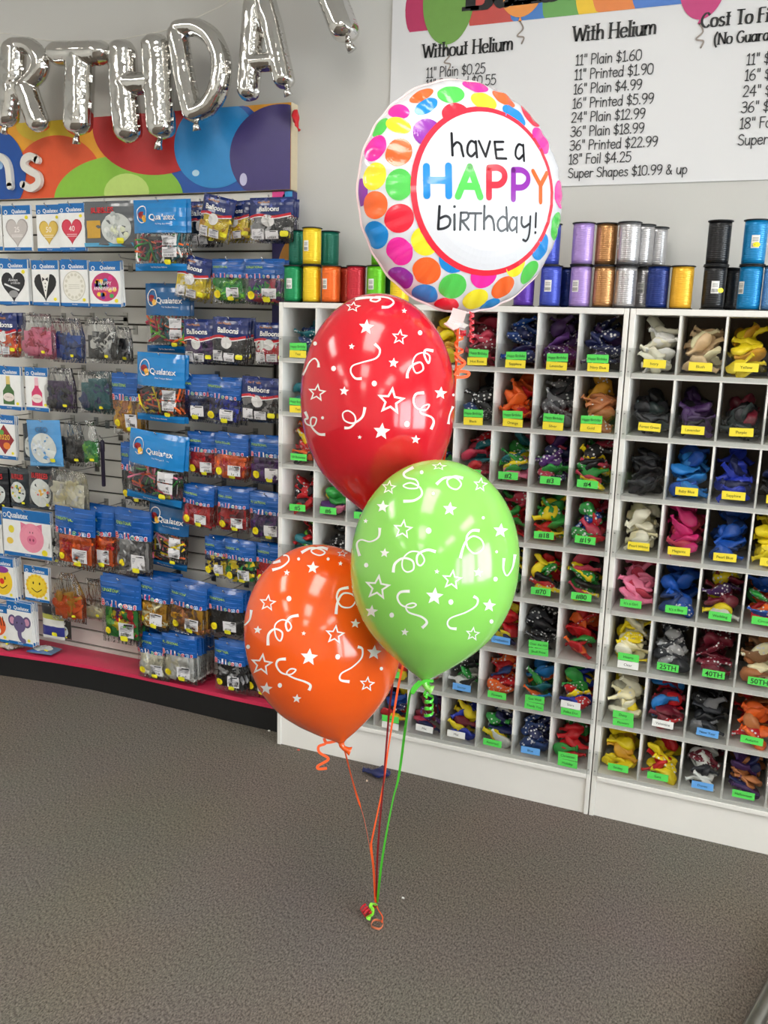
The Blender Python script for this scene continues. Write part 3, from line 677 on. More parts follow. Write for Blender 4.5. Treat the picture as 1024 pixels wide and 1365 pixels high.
# ================================================================== price banner
def banner():
    yb = WY - .006; x0, x1, z0, z1 = None, 2.75, None, 3.12
    x0 = atY(522, 60, yb).x; z0 = atY(757, 248, yb).z
    b = MB(); b.box((x0, yb + .0006, z0), (x1, WY - .001, z1), M['vinyl'])
    zp = atY(690, 28, yb).z                                         # lower edge of the picture strip
    y_ = [yb]
    fn = lambda a, e: (a, y_[0], e)
    def pic(cx, cy, rx, ry, col, clip=True, hl=True):
        y_[0] -= .00012; p = atY(cx, cy, yb); s_ = (p - CAM).dot(_f) / FPX
        b.poly(ell(p.x, p.z, rx * s_, ry * s_, 40), lambda a, e: (max(x0 + .002, a), y_[0], max(zp, e) if clip else e), plain(col, .45))
        return p, s_
    for cx, cy, rx, ry, col, clip in ((575, 10, 37, 50, (186, 50, 96), 1), (668, 10, 45, 60, (196, 76, 70), 1), (718, -5, 40, 55, (66, 124, 196), 1), (765, -4, 42, 60, (104, 164, 84), 1),
            (800, -15, 32, 50, (240, 196, 40), 1), (830, -22, 40, 52, (230, 130, 60), 1), (885, -30, 42, 60, (70, 120, 200), 1), (1000, -30, 50, 60, (120, 170, 90), 1), (1060, -30, 50, 60, (226, 110, 90), 1)):
        pic(cx, cy, rx, ry, col, clip)
    for cx, cy, rx, ry, col in ((598, 0, 36, 55, (112, 158, 72)), (697, -38, 36, 56, (236, 150, 70)), (938, -24, 30, 46, (196, 54, 120))):
        p, s_ = pic(cx, cy, rx, ry, col, False)
        y_[0] -= .0001
        q = [(p.x, p.z - ry * s_ + .004), (p.x + .006, p.z - ry * s_ - .012), (p.x - .006, p.z - ry * s_ - .012)]
        b.poly(q, fn, plain(col, .45))
        b.stroke(smooth([(p.x, p.z - ry * s_ - .012), (p.x + .012, p.z - ry * s_ - .035), (p.x - .006, p.z - ry * s_ - .055), (p.x + .016, p.z - ry * s_ - .062), (p.x + .01, p.z - ry * s_ - .08)], 5), .005, fn, plain((150, 138, 130), .5))
    y_[0] = yb - .002
    ink = M['ink']; grey = plain((62, 62, 64), .5)
    def line(t, a, e, wd, m, serif=False, ratio=None, full=None):
        """a, e: pixel start and end of the baseline of t (full: the whole text when it runs out of the frame)"""
        p, q = atY(a[0], a[1], yb), atY(e[0], e[1], yb)
        sx = (q.x - p.x) / pen_width(t); sy = (ratio or 1.) * sx
        pen_text(b, full or t, fn, p.x, (p.z + q.z) / 2, sx, sy, wd, m, serif); return sx
    Z3 = lambda x, y: (520 + x / 4.267, y / 4.267)
    Z2 = lambda x, y: (740 + x / 3.606, y / 3.606)
    line('Without Helium', Z3(186, 329), Z3(700, 288), .0056, ink, True, 1.22)
    line('11" Plain $0.25', Z3(205, 444), Z3(545, 416), .0034, grey, False, 1.25)
    line('11" Printed $0.55', Z3(203, 506), Z3(605, 486), .0034, grey, False, 1.25)
    line('With Helium', Z2(85, 200), Z2(486, 166), .0058, ink, True, 1.22)
    for t, a, e in (('11" Plain $1.60', (97, 313), (418, 290)), ('11" Printed $1.90', (92, 382), (474, 358)), ('16" Plain $4.99', (88, 452), (419, 431)), ('16" Printed $5.99', (83, 520), (476, 499)),
                    ('24" Plain $12.99', (78, 588), (435, 570)), ('36" Plain $18.99', (74, 656), (430, 640)), ('36" Printed $22.99', (70, 724), (495, 703)), ('18" Foil $4.25', (64, 790), (368, 777)),
                    ('Super Shapes $10.99 & up', (62, 854), (636, 836))):
        sx = line(t, Z2(*a), Z2(*e), .0034, grey, False, 1.2)
    line('Cost To Fi', Z2(700, 133), Z2(1030, 104), .0058, ink, True, 1.22, 'Cost To Fill')
    line('(No Guara', Z2(762, 216), Z2(1030, 193), .0044, ink, True, 1.22, '(No Guarantee)')
    p, q = atY(*Z2(877, 699), yb), atY(*Z2(1024, 692), yb); s3 = (q.x - p.x) / pen_width('Super')
    for t, a, e in (('11" $', (917, 313), (1035, 305)), ('16" $', (909, 389), (1030, 380)), ('24" $', (901, 466), (1028, 458)), ('36" $', (893, 543), (1025, 536)), ('18" Fo', (885, 620), (1035, 612)), ('Super', (877, 699), (1022, 692))):
        p = atY(*Z2(*a), yb); pen_text(b, {'18" Fo': '18" Foil', 'Super': 'Super Shapes'}.get(t, t), fn, p.x, p.z, s3, s3 * 1.2, .0034, grey)
    p, q = atY(622, 12, yb), atY(845, -8, yb)
    pen_text(b, 'Balloons', fn, p.x, p.z, (q.x - p.x) / pen_width('Balloons'), (q.x - p.x) / pen_width('Balloons') * 1.2, .026, ink, True)
    tag(b.build('price_banner'), 'white price list banner on the wall with helium prices and printed balloons', 'banner')
banner()

# ================================================================== silver letter balloons on a cord
def letter_balloon(name_label, segs, hw, Yp, tails=(), hole=None):
    """segs: poly-lines in the 2.438x zoom of the photograph's corner; half width hw in the same pixels"""
    def P(zx, zy):
        p = atY(zx / 2.438, zy / 2.438, Yp); return (p.x, p.z)
    k = (atY(300 / 2.438, 200 / 2.438, Yp) - CAM).dot(_f) / FPX / 2.438
    lines = []
    for pts, h in segs:                                            # bones in outline units, y up
        Q = [(p[0], -p[1]) for p in (smooth(pts, 5) if len(pts) > 3 else pts)]
        lines += [(Q[i], Q[i + 1], h) for i in range(len(Q) - 1)]
    def dist(x, z):
        """inside depth relative to half width: 1 on the bone, 0 on the outline"""
        acc = 0.; best = -9.; bw = 0.
        for (a, b_, h) in lines:
            dx, dz = b_[0] - a[0], b_[1] - a[1]; L2 = dx * dx + dz * dz
            t = max(0, min(1, ((x - a[0]) * dx + (z - a[1]) * dz) / L2))
            d = h - sqrt((x - a[0] - t * dx) ** 2 + (z - a[1] - t * dz) ** 2)
            if d > best: best = d; bw = h
        return best, bw
    xs = [p[0] for l_ in lines for p in l_[:2]]; zs = [p[1] for l_ in lines for p in l_[:2]]; H = max(l_[2] for l_ in lines)
    x0, x1, z0, z1 = min(xs) - H - 4, max(xs) + H + 4, min(zs) - H - 4, max(zs) + H + 4
    st = 3.2; nx = int((x1 - x0) / st) + 2; nz = int((z1 - z0) / st) + 2
    D = {}
    for j in range(nz):
        for i in range(nx): D[i, j] = dist(x0 + i * st, z0 + j * st)
    cells = [(i, j) for j in range(nz - 1) for i in range(nx - 1) if min(D[i, j][0], D[i + 1, j][0], D[i, j + 1][0], D[i + 1, j + 1][0]) > -st * .75]
    nodes = {}
    for i, j in cells:
        for q in ((i, j), (i + 1, j), (i + 1, j + 1), (i, j + 1)): nodes.setdefault(q, len(nodes))
    pos = []; hs = []
    for (i, j) in nodes:
        x, z = x0 + i * st, z0 + j * st; d, bw = D[i, j]
        if d < st * .35:                                           # draw onto the outline
            for _ in range(2):
                e = .5; gx = (dist(x + e, z)[0] - dist(x - e, z)[0]) / (2 * e); gz = (dist(x, z + e)[0] - dist(x, z - e)[0]) / (2 * e)
                g = gx * gx + gz * gz or 1; x -= gx * d / g; z -= gz * d / g; d, bw = dist(x, z)
            d = 0.
        q = min(1., max(0., d - 1.6) / (bw * .92)); h = bw * k * 1.1 * sqrt(max(0, 1 - (1 - q) ** 2))
        pk = exp(-((q - .25) / .22) ** 2); x, z = P(x, -z)
        h *= 1 + .10 * pk * noise.noise((x * 75, z * 75, 3.)) + .05 * noise.noise((x * 18, z * 18, 1.))
        pos.append((x, z)); hs.append(max(h, .0006))
    # relax the heights so that bones meet softly
    nb = {k_: [] for k_ in range(len(pos))}
    for i, j in cells:
        c = [nodes[q] for q in ((i, j), (i + 1, j), (i + 1, j + 1), (i, j + 1))]
        for a in range(4): nb[c[a]].append(c[(a + 1) % 4]); nb[c[(a + 1) % 4]].append(c[a])
    for _ in range(3):
        h2 = list(hs)
        for k_ in nb:
            if hs[k_] > .004: h2[k_] = hs[k_] * .5 + .5 * sum(hs[q] for q in nb[k_]) / len(nb[k_])
        hs = h2
    n = len(pos); b = MB()
    vs = [(p[0], Yp - h, p[1]) for p, h in zip(pos, hs)] + [(p[0], Yp + h, p[1]) for p, h in zip(pos, hs)]
    fs = []
    for i, j in cells:
        a, c, d, e = [nodes[q] for q in ((i, j), (i + 1, j), (i + 1, j + 1), (i, j + 1))]
        fs += [(a, c, d, e), (n + e, n + d, n + c, n + a)]
    # close the rim
    from collections import Counter
    ed = Counter()
    for f in fs[::2]:
        for a in range(4): ed[(f[a], f[(a + 1) % 4])] += 1
    for (a, c) in ed:
        if (c, a) not in ed: fs.append((c, a, n + a, n + c))
    b.add(vs, fs, M['silver'], True)
    cx = sum(p[0] for p in pos) / n; cz = max(p[1] for p in pos)
    t = thing('letter_balloon', name_label, 'balloon', (cx, Yp, cz))
    b.build('foil_body', t, origin=(cx, Yp, cz))
    for (a, e) in tails:
        p, q = P(*a), P(*e); b = MB(); m_ = ((p[0] + q[0]) / 2, (p[1] + q[1]) / 2)
        b.tube([(p[0], Yp, p[1]), (m_[0], Yp - .006, m_[1]), (q[0], Yp - .002, q[1])], [.008, .013, .017], M['silver'], 8)
        b.build('filling_tail', t, origin=(cx, Yp, cz))
YL = .10
letter_balloon('silver foil letter R balloon at the left end of the garland', [([(46, 160), (40, 260), (22, 380)], 35), ([(50, 146), (98, 150), (130, 190), (122, 240), (84, 276), (55, 280)], 27), ([(84, 285), (104, 340), (124, 396)], 34)], 32, YL, [((22, 410), (14, 432))])
letter_balloon('silver foil letter T balloon between the R and the H', [([(198, 174), (322, 172)], 42), ([(262, 180), (258, 300), (254, 400)], 41)], 38, YL, [((252, 438), (250, 468))])
letter_balloon('silver foil letter H balloon in the middle of the garland', [([(398, 168), (404, 300), (416, 424)], 41), ([(508, 150), (516, 290), (524, 412)], 42), ([(405, 275), (515, 268)], 37)], 34, YL, [((522, 450), (515, 485))])
letter_balloon('silver foil letter D balloon, leaning, between the H and the A', [([(578, 112), (598, 240), (626, 366)], 32), ([(588, 94), (640, 90), (692, 125), (720, 200), (711, 285), (676, 348), (632, 370)], 31)], 30, YL, [((640, 398), (642, 425))])
letter_balloon('silver foil letter A balloon hanging highest but one, cut by the top edge', [([(836, -60), (824, 60), (808, 296)], 34), ([(846, -60), (884, 80), (922, 256)], 34), ([(818, 205), (905, 200)], 32)], 30, YL, [((934, 285), (940, 312))])
letter_balloon('tip of a silver foil letter Y balloon at the top edge, right of the A', [([(1030, -170), (1072, -30), (1118, 92)], 47), ([(1030, -170), (950, -330)], 44), ([(1035, -170), (1130, -330)], 44)], 46, YL, [((1128, 128), (1146, 165))])
def cord():
    b = MB()
    pts = [(-120, 120), (15, 108), (160, 132), (356, 132), (450, 116), (540, 98), (600, 72), (662, 46), (750, 0), (840, -85), (1000, -250), (1180, -380)]
    b.tube([atY(x / 2.438, y / 2.438, YL + .012) for x, y in smooth(pts, 4)], .0016, M['cord'], 6)
    tag(b.build('garland_cord'), 'thin white cord that the silver letter balloons hang from', 'cord')
cord()

# ================================================================== packets on the slat wall
BLUE = (14, 106, 178); PBLUE = (10, 82, 158); QBLUE = (14, 128, 200); NAVY = (26, 44, 104)
SUN = plain((246, 226, 26), .45); PRICE = plain((236, 228, 40), .5); BAR = plain((224, 222, 224), .5); WHT = plain((238, 238, 236), .5)
def pillow(w_, h_, T, seed):
    def y(x, z):
        u = min(1, abs(2 * x / w_)); v = min(1, abs(2 * (-z) / h_ - 1))
        d = max(0, 1 - u ** 3) ** .6 * max(0, 1 - v ** 5) ** .7
        return -T * d * (1 + .35 * noise.noise((x * 42 + seed, z * 42, 1.))) + .0035 * noise.noise((x * 90, z * 60 + seed, 5.)) * (d ** .5) + .006 * noise.noise((x * 14 + seed * 3, z * 12, 8.)) * v - .0022 * d * max(0, noise.noise((x * 150 + z * 18 * sin(seed), z * 7 + seed, 2.))) * (v if z > -h_ * .5 else .6)
    return y
def bag_mesh(w_, h_, yf, bands, nx=9, nz=16):
    """bands: [(v0, v1, material)] from the top; a film back closes it"""
    b = MB(); zs = sorted({-h_ * q for v0, v1, m in bands for q in (v0, v1)} | {-h_ * i / nz for i in range(nz + 1)}, reverse=True)
    for side in (0, 1):
        for j in range(len(zs) - 1):
            mid = -(zs[j] + zs[j + 1]) / 2 / h_
            m = next((m for v0, v1, m in bands if v0 <= mid <= v1), M['film'])
            vs = []
            for z in (zs[j], zs[j + 1]):
                for i in range(nx + 1):
                    x = -w_ / 2 + w_ * i / nx; yy = yf(x, z); vs.append((x, yy if side == 0 else .0015 - yy * .45, z))
            b.add(vs, [((i, i + nx + 1, i + nx + 2, i + 1) if side == 0 else (i, i + 1, i + nx + 2, i + nx + 1)) for i in range(nx)], m, True)
    return b
def stuffing(w_, z0, z1, T, cols, seed, yf, sticks=False, n=None, core=True):
    r = random.Random(seed); b = MB(); hh = z0 - z1
    if core:
        nx, nz = 10, 10; ms = latex(cols[0]); vs = []
        for side in (1, -1):
            for j in range(nz + 1):
                for i in range(nx + 1):
                    u = i / nx * 2 - 1; v = j / nz * 2 - 1; d = max(0, 1 - u ** 4) ** .5 * max(0, 1 - v ** 4) ** .5
                    x = u * w_ * .40; z = (z0 + z1) / 2 - v * hh * .40
                    vs.append((x, -side * T * .30 * d * (1 + .8 * noise.noise((x * 60 + seed, z * 60, 2.))), z))
        q = (nx + 1) * (nz + 1)
        fs = [(j * (nx + 1) + i, j * (nx + 1) + i + nx + 1, j * (nx + 1) + i + nx + 2, j * (nx + 1) + i + 1) for j in range(nz) for i in range(nx)]
        b.add(vs, fs + [tuple(q + k for k in f[::-1]) for f in fs], ms, True)
    if sticks:
        for i in range(n or 26):
            x, z = r.uniform(-.4, .4) * w_, z1 + hh * r.uniform(.12, .85); a = r.choice((r.uniform(-.5, .5), r.uniform(.9, 2.2))); L = hh * r.uniform(.2, .42)
            p = [(x - L * cos(a), -T * r.uniform(.2, .7), z - L * sin(a)), (x + r.uniform(-.006, .006), -T * r.uniform(.4, .8), z), (x + L * cos(a), -T * r.uniform(.2, .7), z + L * sin(a))]
            p = [(max(-w_ * .46, min(w_ * .46, q[0])), q[1], max(z1 + .004, min(z0 - .002, q[2]))) for q in p]
            b.tube(smooth(p, 3), .0044, latex(cols[i % len(cols)]), 5)
    else:
        for i in range((n or 9) + 6):
            sc = min(.9, w_ / .11 * r.uniform(.58, .8))
            x, z = r.uniform(-.26, .26) * w_, z1 + hh * r.uniform(.2, .84)
            m4 = mtx((x, -T * r.uniform(.3, .55), z), (pi / 2 + r.uniform(-.6, .6), r.uniform(-1.5, 1.5), 0), sc)
            vs, fs = DEF[r.randrange(9)]
            pts = [m4 @ V(p) for p in vs]
            pts = [(max(-w_ * .47, min(w_ * .47, p.x)), max(yf(max(-w_ * .48, min(w_ * .48, p.x)), min(-.002, max(z1, p.z))) * 1.0 + .0012, p.y), max(z1 + .003, min(z0 + .004, p.z))) for p in pts]
            b.add(pts, fs, latex(cols[i % len(cols)]), True)
    return b
def sun_sticker(t, fn, x, z, r):
    b = MB(); b.poly(star(x, z, r, .84, 18), fn, SUN); b.poly(ell(x, z, r * .55, n=16), lambda a, e: (fn(a, e)[0], fn(a, e)[1] - .0004, fn(a, e)[2]), plain((232, 206, 20), .45)); b.build('sun_sticker', t)
def bar_label(t, fn, x, z, w_, h_, name='barcode_label'):
    b = MB(); b.rect(x - w_ / 2, z - h_ / 2, x + w_ / 2, z + h_ / 2, fn, BAR, 2, 2)
    f2 = lambda a, e: (fn(a, e)[0], fn(a, e)[1] - .0005, fn(a, e)[2])
    g = plain((110, 108, 118), .5)
    b.rect(x - w_ * .12, z + h_ * .34, x + w_ * .42, z + h_ * .44, f2, M['ink'])
    for i in range(4): b.rect(x - w_ * .4, z + h_ * (.22 - .1 * i), x + w_ * (.4 - .1 * (i % 2)), z + h_ * (.255 - .1 * i), f2, g)
    for i in range(8): b.rect(x - w_ * .36 + i * w_ * .09, z - h_ * .42, x - w_ * .32 + i * w_ * .09, z - h_ * .2, f2, M['ink'])
    b.build(name, t)
def price(t, fn, x, z, s_=.0085):
    b = MB(); b.poly([(x + a * s_, z + e * s_ * .62) for a, e in ((-1, -.6), (-.7, -1), (.7, -1), (1, -.6), (1, .6), (.7, 1), (-.7, 1), (-1, .6))], fn, PRICE); b.build('price_sticker', t)
def lay(yf, e): return lambda x, z: (x, yf(x, z) - e, z)

def k_party(t, w_, h_, cols, seed, extra=()):
    """bag with a blue printed head, a sun sticker and the balloons showing below"""
    T = .009 + .007 * min(1, w_ / .1); yf = pillow(w_, h_, T, seed); hd = .43
    b = bag_mesh(w_, h_, yf, [(0, hd, plain(PBLUE, .25, coat=.4, bump=.35, bs=35)), (hd, 1, M['film'])])
    f1 = lay(yf, .0008); st = plain((40, 108, 196), .3)
    for i in range(4):
        for sg in (-1, 1): b.rect(sg * w_ * .05, -h_ * (.06 + .085 * i), sg * w_ * .47, -h_ * (.075 + .085 * i), f1, st, 4, 1)
    f2 = lay(yf, .0014)
    b.text('FUNSATIONAL', f2, h_ * .05, plain((170, 210, 50), .4), -w_ * .2, -h_ * .21, wmax=w_ * .46, bold=.01)
    lc = [(216, 30, 50), (30, 110, 190), (226, 60, 120), (216, 30, 50), (40, 150, 90), (216, 40, 60), (30, 130, 200), (200, 40, 90)]
    for i, ch in enumerate('Balloons'):
        x = -w_ * .40 + i * w_ * .112
        b.text(ch, f2, h_ * .085, plain((236, 236, 240), .4), x, -h_ * .42, bold=.09)
        b.text(ch, lay(yf, .002), h_ * .085, plain(lc[i], .4), x, -h_ * .42, bold=.03)
    b.build('bag', t)
    tag(stuffing(w_, -h_ * (hd - .02), -h_ * .96, T, cols, seed, yf).build('balloons', t), kind='stuff')
    sun_sticker(t, f2, -w_ * .29, -h_ * .80, min(w_ * .17, .016))
    bar_label(t, f2, w_ * .16, -h_ * .76, w_ * .36, h_ * .22)
    price(t, lay(yf, .0022), w_ * .1, -h_ * .89, w_ * .09)
def k_navy(t, w_, h_, cols, seed, extra=()):
    """navy bag with a red and white wave, stars and a white balloon"""
    T = .009 + .007 * min(1, w_ / .1); yf = pillow(w_, h_, T, seed); hd = .40
    b = bag_mesh(w_, h_, yf, [(0, hd, plain(NAVY, .25, coat=.4, bump=.35, bs=35)), (hd, 1, M['film'])])
    f1 = lay(yf, .0008); f2 = lay(yf, .0014)
    for x, z, r in ((-.33, -.1, .09), (.3, -.08, .08), (.05, -.2, .06), (-.1, -.05, .05)): b.poly(star(w_ * x, h_ * z, w_ * r), f1, plain((66, 80, 150), .4))
    wv = [(-w_ * .48, -h_ * .44), (-w_ * .2, -h_ * .40), (w_ * .1, -h_ * .45), (w_ * .47, -h_ * .38)]
    b.stroke(smooth(wv, 5), h_ * .06, f1, plain((200, 36, 50), .4), False); b.stroke(smooth([(a, e - h_ * .035) for a, e in wv], 5), h_ * .02, f2, WHT, False)
    b.text('Hot Metallic', f2, h_ * .05, plain((226, 150, 50), .4), -w_ * .12, -h_ * .14, wmax=w_ * .55)
    b.text('Balloons', lay(yf, .0032), h_ * .115, WHT, 0, -h_ * .32, wmax=w_ * .88, bold=.025)
    b.poly(ell(-w_ * .03, -h_ * .53, w_ * .15, h_ * .13, rot=-.3), f2, plain((216, 214, 212), .3))
    b.build('bag', t)
    tag(stuffing(w_, -h_ * (hd - .02), -h_ * .96, T, cols, seed, yf).build('balloons', t), kind='stuff')
    bar_label(t, f2, -w_ * .28, -h_ * .82, w_ * .28, h_ * .22); bar_label(t, f2, w_ * .05, -h_ * .84, w_ * .3, h_ * .18)
    price(t, lay(yf, .0022), w_ * .33, -h_ * .82, w_ * .09)
def logo(b, yf, x, z, r, m):
    b.loop(ell(x, z, r * 1.0, r * 1.25, 24), ell(x, z, r * .86, r * 1.1, 24), lay(yf, .0030), m)
    b.poly(ell(x - r * .1, z - r * .1, r * .62, r * .5, 20), lay(yf, .0024), plain((150, 30, 34), .4))
    b.poly(ell(x + r * .45, z - r * .62, r * .42, r * .52, 18, .4), lay(yf, .0032), plain((232, 178, 60), .4))
def k_big(t, w_, h_, cols, seed, extra=()):
    """large bag, bright blue upper half with a white word and a round logo, modelling balloons below"""
    T = .024; yf = pillow(w_, h_, T, seed); hd = extra[0] if extra else .52
    qb = plain(QBLUE if not (len(extra) > 1) else (16, 92, 150), .22, coat=.5, bump=.4, bs=22)
    b = bag_mesh(w_, h_, yf, [(0, hd, qb), (hd, .9, M['film']), (.9, 1, qb)])
    logo(b, yf, -w_ * .27, -h_ * hd * .45, min(w_ * .17, h_ * .1), WHT)
    b.text('Qualatex', lay(yf, .0042), h_ * .085, WHT, w_ * .12, -h_ * hd * .62, wmax=w_ * .6, bold=.015)
    b.text('The Very Best Balloons', lay(yf, .0034), h_ * .022, WHT, w_ * .14, -h_ * hd * .76, wmax=w_ * .5)
    b.text('The Very Best Balloons', lay(yf, .0014), h_ * .022, WHT, 0, -h_ * .96, wmax=w_ * .5)
    b.build('bag', t)
    tag(stuffing(w_, -h_ * hd, -h_ * .9, T, ['charcoal'] + cols, seed, yf, True, 42).build('balloons', t), kind='stuff')
    bar_label(t, lay(yf, .0016), w_ * .24, -h_ * (hd + .11), w_ * .26, h_ * .14); bar_label(t, lay(yf, .0016), w_ * .24, -h_ * (hd + .27), w_ * .26, h_ * .14)
    price(t, lay(yf, .0024), w_ * .2, -h_ * .88, w_ * .06)
def k_clear(t, w_, h_, cols, seed, extra=()):
    """plain clear bag gathered at the top"""
    T = .018; yf0 = pillow(w_, h_, T, seed); g = extra[0] if extra else .75
    b = MB(); nx, nz = 12, 14
    for side in (0, 1):
        vs = []
        for j in range(nz + 1):
            z = -h_ * j / nz; q = min(1, j / nz / .45); wf = g + (1 - g) * q
            for i in range(nx + 1):
                x = -w_ / 2 + w_ * i / nx; yy = yf0(x, z) + .004 * sin(i * 2.4) * (1 - q)
                vs.append((x * wf, yy - .0015 if side == 0 else .003 - yy * .5, z))
        b.add(vs, [((j * (nx + 1) + i, (j + 1) * (nx + 1) + i, (j + 1) * (nx + 1) + i + 1, j * (nx + 1) + i + 1)[::(1 if side == 0 else -1)]) for j in range(nz) for i in range(nx)], M['film'], True)
    b.build('bag', t)
    top = extra[1] if len(extra) > 1 else .32
    tag(stuffing(w_ * .96, -h_ * top, -h_ * .96, T, cols, seed, yf0, n=9).build('balloons', t), kind='stuff')
    price(t, lambda x, z: (x, yf0(x, z) - .0024, z), w_ * .22, -h_ * .84, min(.009, w_ * .12))
def k_card(t, w_, h_, pic, seed, extra=()):
    """flat white envelope with a blue head and a printed balloon"""
    b = MB(); b.box((-w_ / 2, -.002, -h_), (w_ / 2, .002, 0), WHT)
    L = [0]
    def fn(x, z): return (max(-w_ / 2, min(w_ / 2, x)), -.0022 - L[0] * .00025, z)
    bl = plain(BLUE, .4); hh = .2 if h_ > w_ * .9 else .24
    b.rect(-w_ / 2, -h_ * hh, w_ / 2, 0, fn, bl); b.rect(-w_ / 2, -h_, w_ / 2, -h_ * .93, fn, bl); L[0] = 1
    if hh > .2:
        b.text('Qualatex', fn, h_ * .12, WHT, -w_ * .18, -h_ * .19, wmax=w_ * .44, bold=.02)
        b.loop(ell(-w_ * .45, -h_ * .15, h_ * .05, n=16), ell(-w_ * .45, -h_ * .15, h_ * .034, n=16), fn, WHT)
    else:
        b.text('Qualatex', fn, h_ * .085, WHT, w_ * .1, -h_ * .17, wmax=w_ * .7, bold=.02)
        b.loop(ell(-w_ * .38, -h_ * .145, w_ * .06, n=16), ell(-w_ * .38, -h_ * .145, w_ * .04, n=16), fn, WHT)
    b.text('Microfoil', fn, h_ * .03, WHT, 0, -h_ * .975, wmax=w_ * .4)
    cz = -h_ * .56; P = lambda c, **k: plain(c, .35, **k)
    def d(x, z, rx, ry, c, rot=0, n=28): b.poly(ell(x, z, rx, ry, n, rot), fn, P(c)); 
    up = lambda: L.__setitem__(0, L[0] + 1)
    def word(s_, z, hgt, c, wm=.6, x=0): up(); b.text(s_, fn, hgt, P(c), x, z, wmax=w_ * wm)
    if pic[0] == 'heart':
        up(); b.poly(heart(0, cz, w_ * .40), fn, P(pic[1]), (0, cz)); up()
        b.poly(heart(0, cz, w_ * .36), fn, P(pic[2]), (0, cz))
        if pic[3] == 'Always':
            word('Always', cz + h_ * .08, h_ * .07, (240, 240, 240)); b.text('& FOREVER', fn, h_ * .04, P((240, 240, 240)), w_ * .08, cz + h_ * .02, wmax=w_ * .5)
            b.stroke([(-w_ * .3, cz + h_ * .02), (w_ * .2, cz - h_ * .12)], h_ * .04, fn, P((230, 230, 230)), False); d(0, cz - h_ * .2, w_ * .16, h_ * .08, (150, 150, 150))
        else:
            word(pic[3], cz - h_ * .03, h_ * .12, (246, 240, 236), .4)
            for i in range(2): b.rect(-w_ * .2, cz - h_ * (.09 + .04 * i), w_ * .2, cz - h_ * (.10 + .04 * i), fn, P((246, 240, 236)))
    elif pic[0] == 'tux':
        up(); b.poly(heart(0, cz, w_ * .42), fn, P((30, 30, 32)), (0, cz)); up()
        b.poly([(-w_ * .18, cz + h_ * .26), (w_ * .18, cz + h_ * .26), (0, cz - h_ * .30)], fn, P((240, 238, 232))); up()
        for sg in (-1, 1): b.poly([(0, cz + h_ * .14), (sg * w_ * .11, cz + h_ * .19), (sg * w_ * .11, cz + h_ * .09)], fn, P((24, 24, 26)))
        for i in range(3): d(0, cz + h_ * (.05 - .08 * i), w_ * .02, w_ * .02, (24, 24, 26))
    elif pic[0] == 'lace':
        up(); d(0, cz, w_ * .42, h_ * .33, (206, 202, 188)); up(); d(0, cz, w_ * .39, h_ * .31, (236, 233, 222)); up()
        for i in range(14): d(w_ * .31 * cos(i * .449), cz + h_ * .25 * sin(i * .449), w_ * .05, h_ * .035, (214, 210, 194), 0, 10)
        for i in range(3): b.rect(-w_ * .2, cz + h_ * (.03 - .04 * i), w_ * .2, cz + h_ * (.022 - .04 * i), fn, P((190, 186, 170)))
    elif pic[0] == 'party':
        up(); d(0, cz, w_ * .44, h_ * .32, (196, 58, 112)); up()
        r = random.Random(3)
        for i in range(22):
            a = r.uniform(0, 6.28); q = r.uniform(.1, .85); d(w_ * .4 * q * cos(a), cz + h_ * .29 * q * sin(a), w_ * .07, h_ * .05, r.choice(((226, 50, 140), (240, 120, 50), (60, 140, 200), (120, 60, 160), (240, 200, 60), (70, 170, 90))), 0, 12)
        word('HAPPY', cz + h_ * .04, h_ * .09, (244, 236, 244), .6); b.text('ANNIVERSARY', fn, h_ * .08, P((244, 236, 244)), 0, cz - h_ * .07, wmax=w_ * .74, bold=.01)
    elif pic[0] == 'bottle':
        c1, c2 = pic[1], pic[2]; up()
        b.poly([(-w_ * .07, cz + h_ * .33), (w_ * .07, cz + h_ * .33), (w_ * .09, cz + h_ * .1), (w_ * .23, cz - h_ * .02), (w_ * .23, cz - h_ * .33), (-w_ * .23, cz - h_ * .33), (-w_ * .23, cz - h_ * .02), (-w_ * .09, cz + h_ * .1)], fn, P(c1), (0, cz - h_ * .1)); up()
        b.rect(-w_ * .08, cz + h_ * .14, w_ * .08, cz + h_ * .33, fn, P(c2)); b.poly(ell(0, cz - h_ * .16, w_ * .23, h_ * .1), fn, P((240, 226, 220)))
        b.text('Celebrate', fn, h_ * .04, P((120, 50, 70)), 0, cz - h_ * .175, wmax=w_ * .4)
    elif pic[0] == 'grad':
        up(); b.poly([(0, cz + h_ * .34), (w_ * .44, cz), (0, cz - h_ * .34), (-w_ * .44, cz)], fn, P((150, 40, 50))); word('2020', cz, h_ * .12, (240, 210, 60), .5); d(w_ * .1, cz - h_ * .14, w_ * .16, h_ * .08, (230, 130, 50)); d(-w_ * .1, cz + h_ * .16, w_ * .1, h_ * .06, (90, 160, 70))
    elif pic[0] == 'pig':
        up()
        for sg in (-1, 1): b.poly([(sg * w_ * .22 + w_ * .1, cz + h_ * .30), (sg * w_ * .06 + w_ * .1, cz + h_ * .24), (sg * w_ * .22 + w_ * .1, cz + h_ * .05)], fn, P((226, 120, 150)))
        d(w_ * .1, cz - h_ * .02, w_ * .25, h_ * .31, (240, 150, 172)); up(); d(w_ * .1, cz - h_ * .06, w_ * .1, h_ * .1, (228, 120, 150))
        for sg in (-1, 1): up(); d(w_ * .1 + sg * w_ * .035, cz - h_ * .06, w_ * .018, h_ * .03, (150, 60, 90)); d(w_ * .1 + sg * w_ * .03, cz + h_ * .1, w_ * .008, h_ * .02, (40, 30, 30))
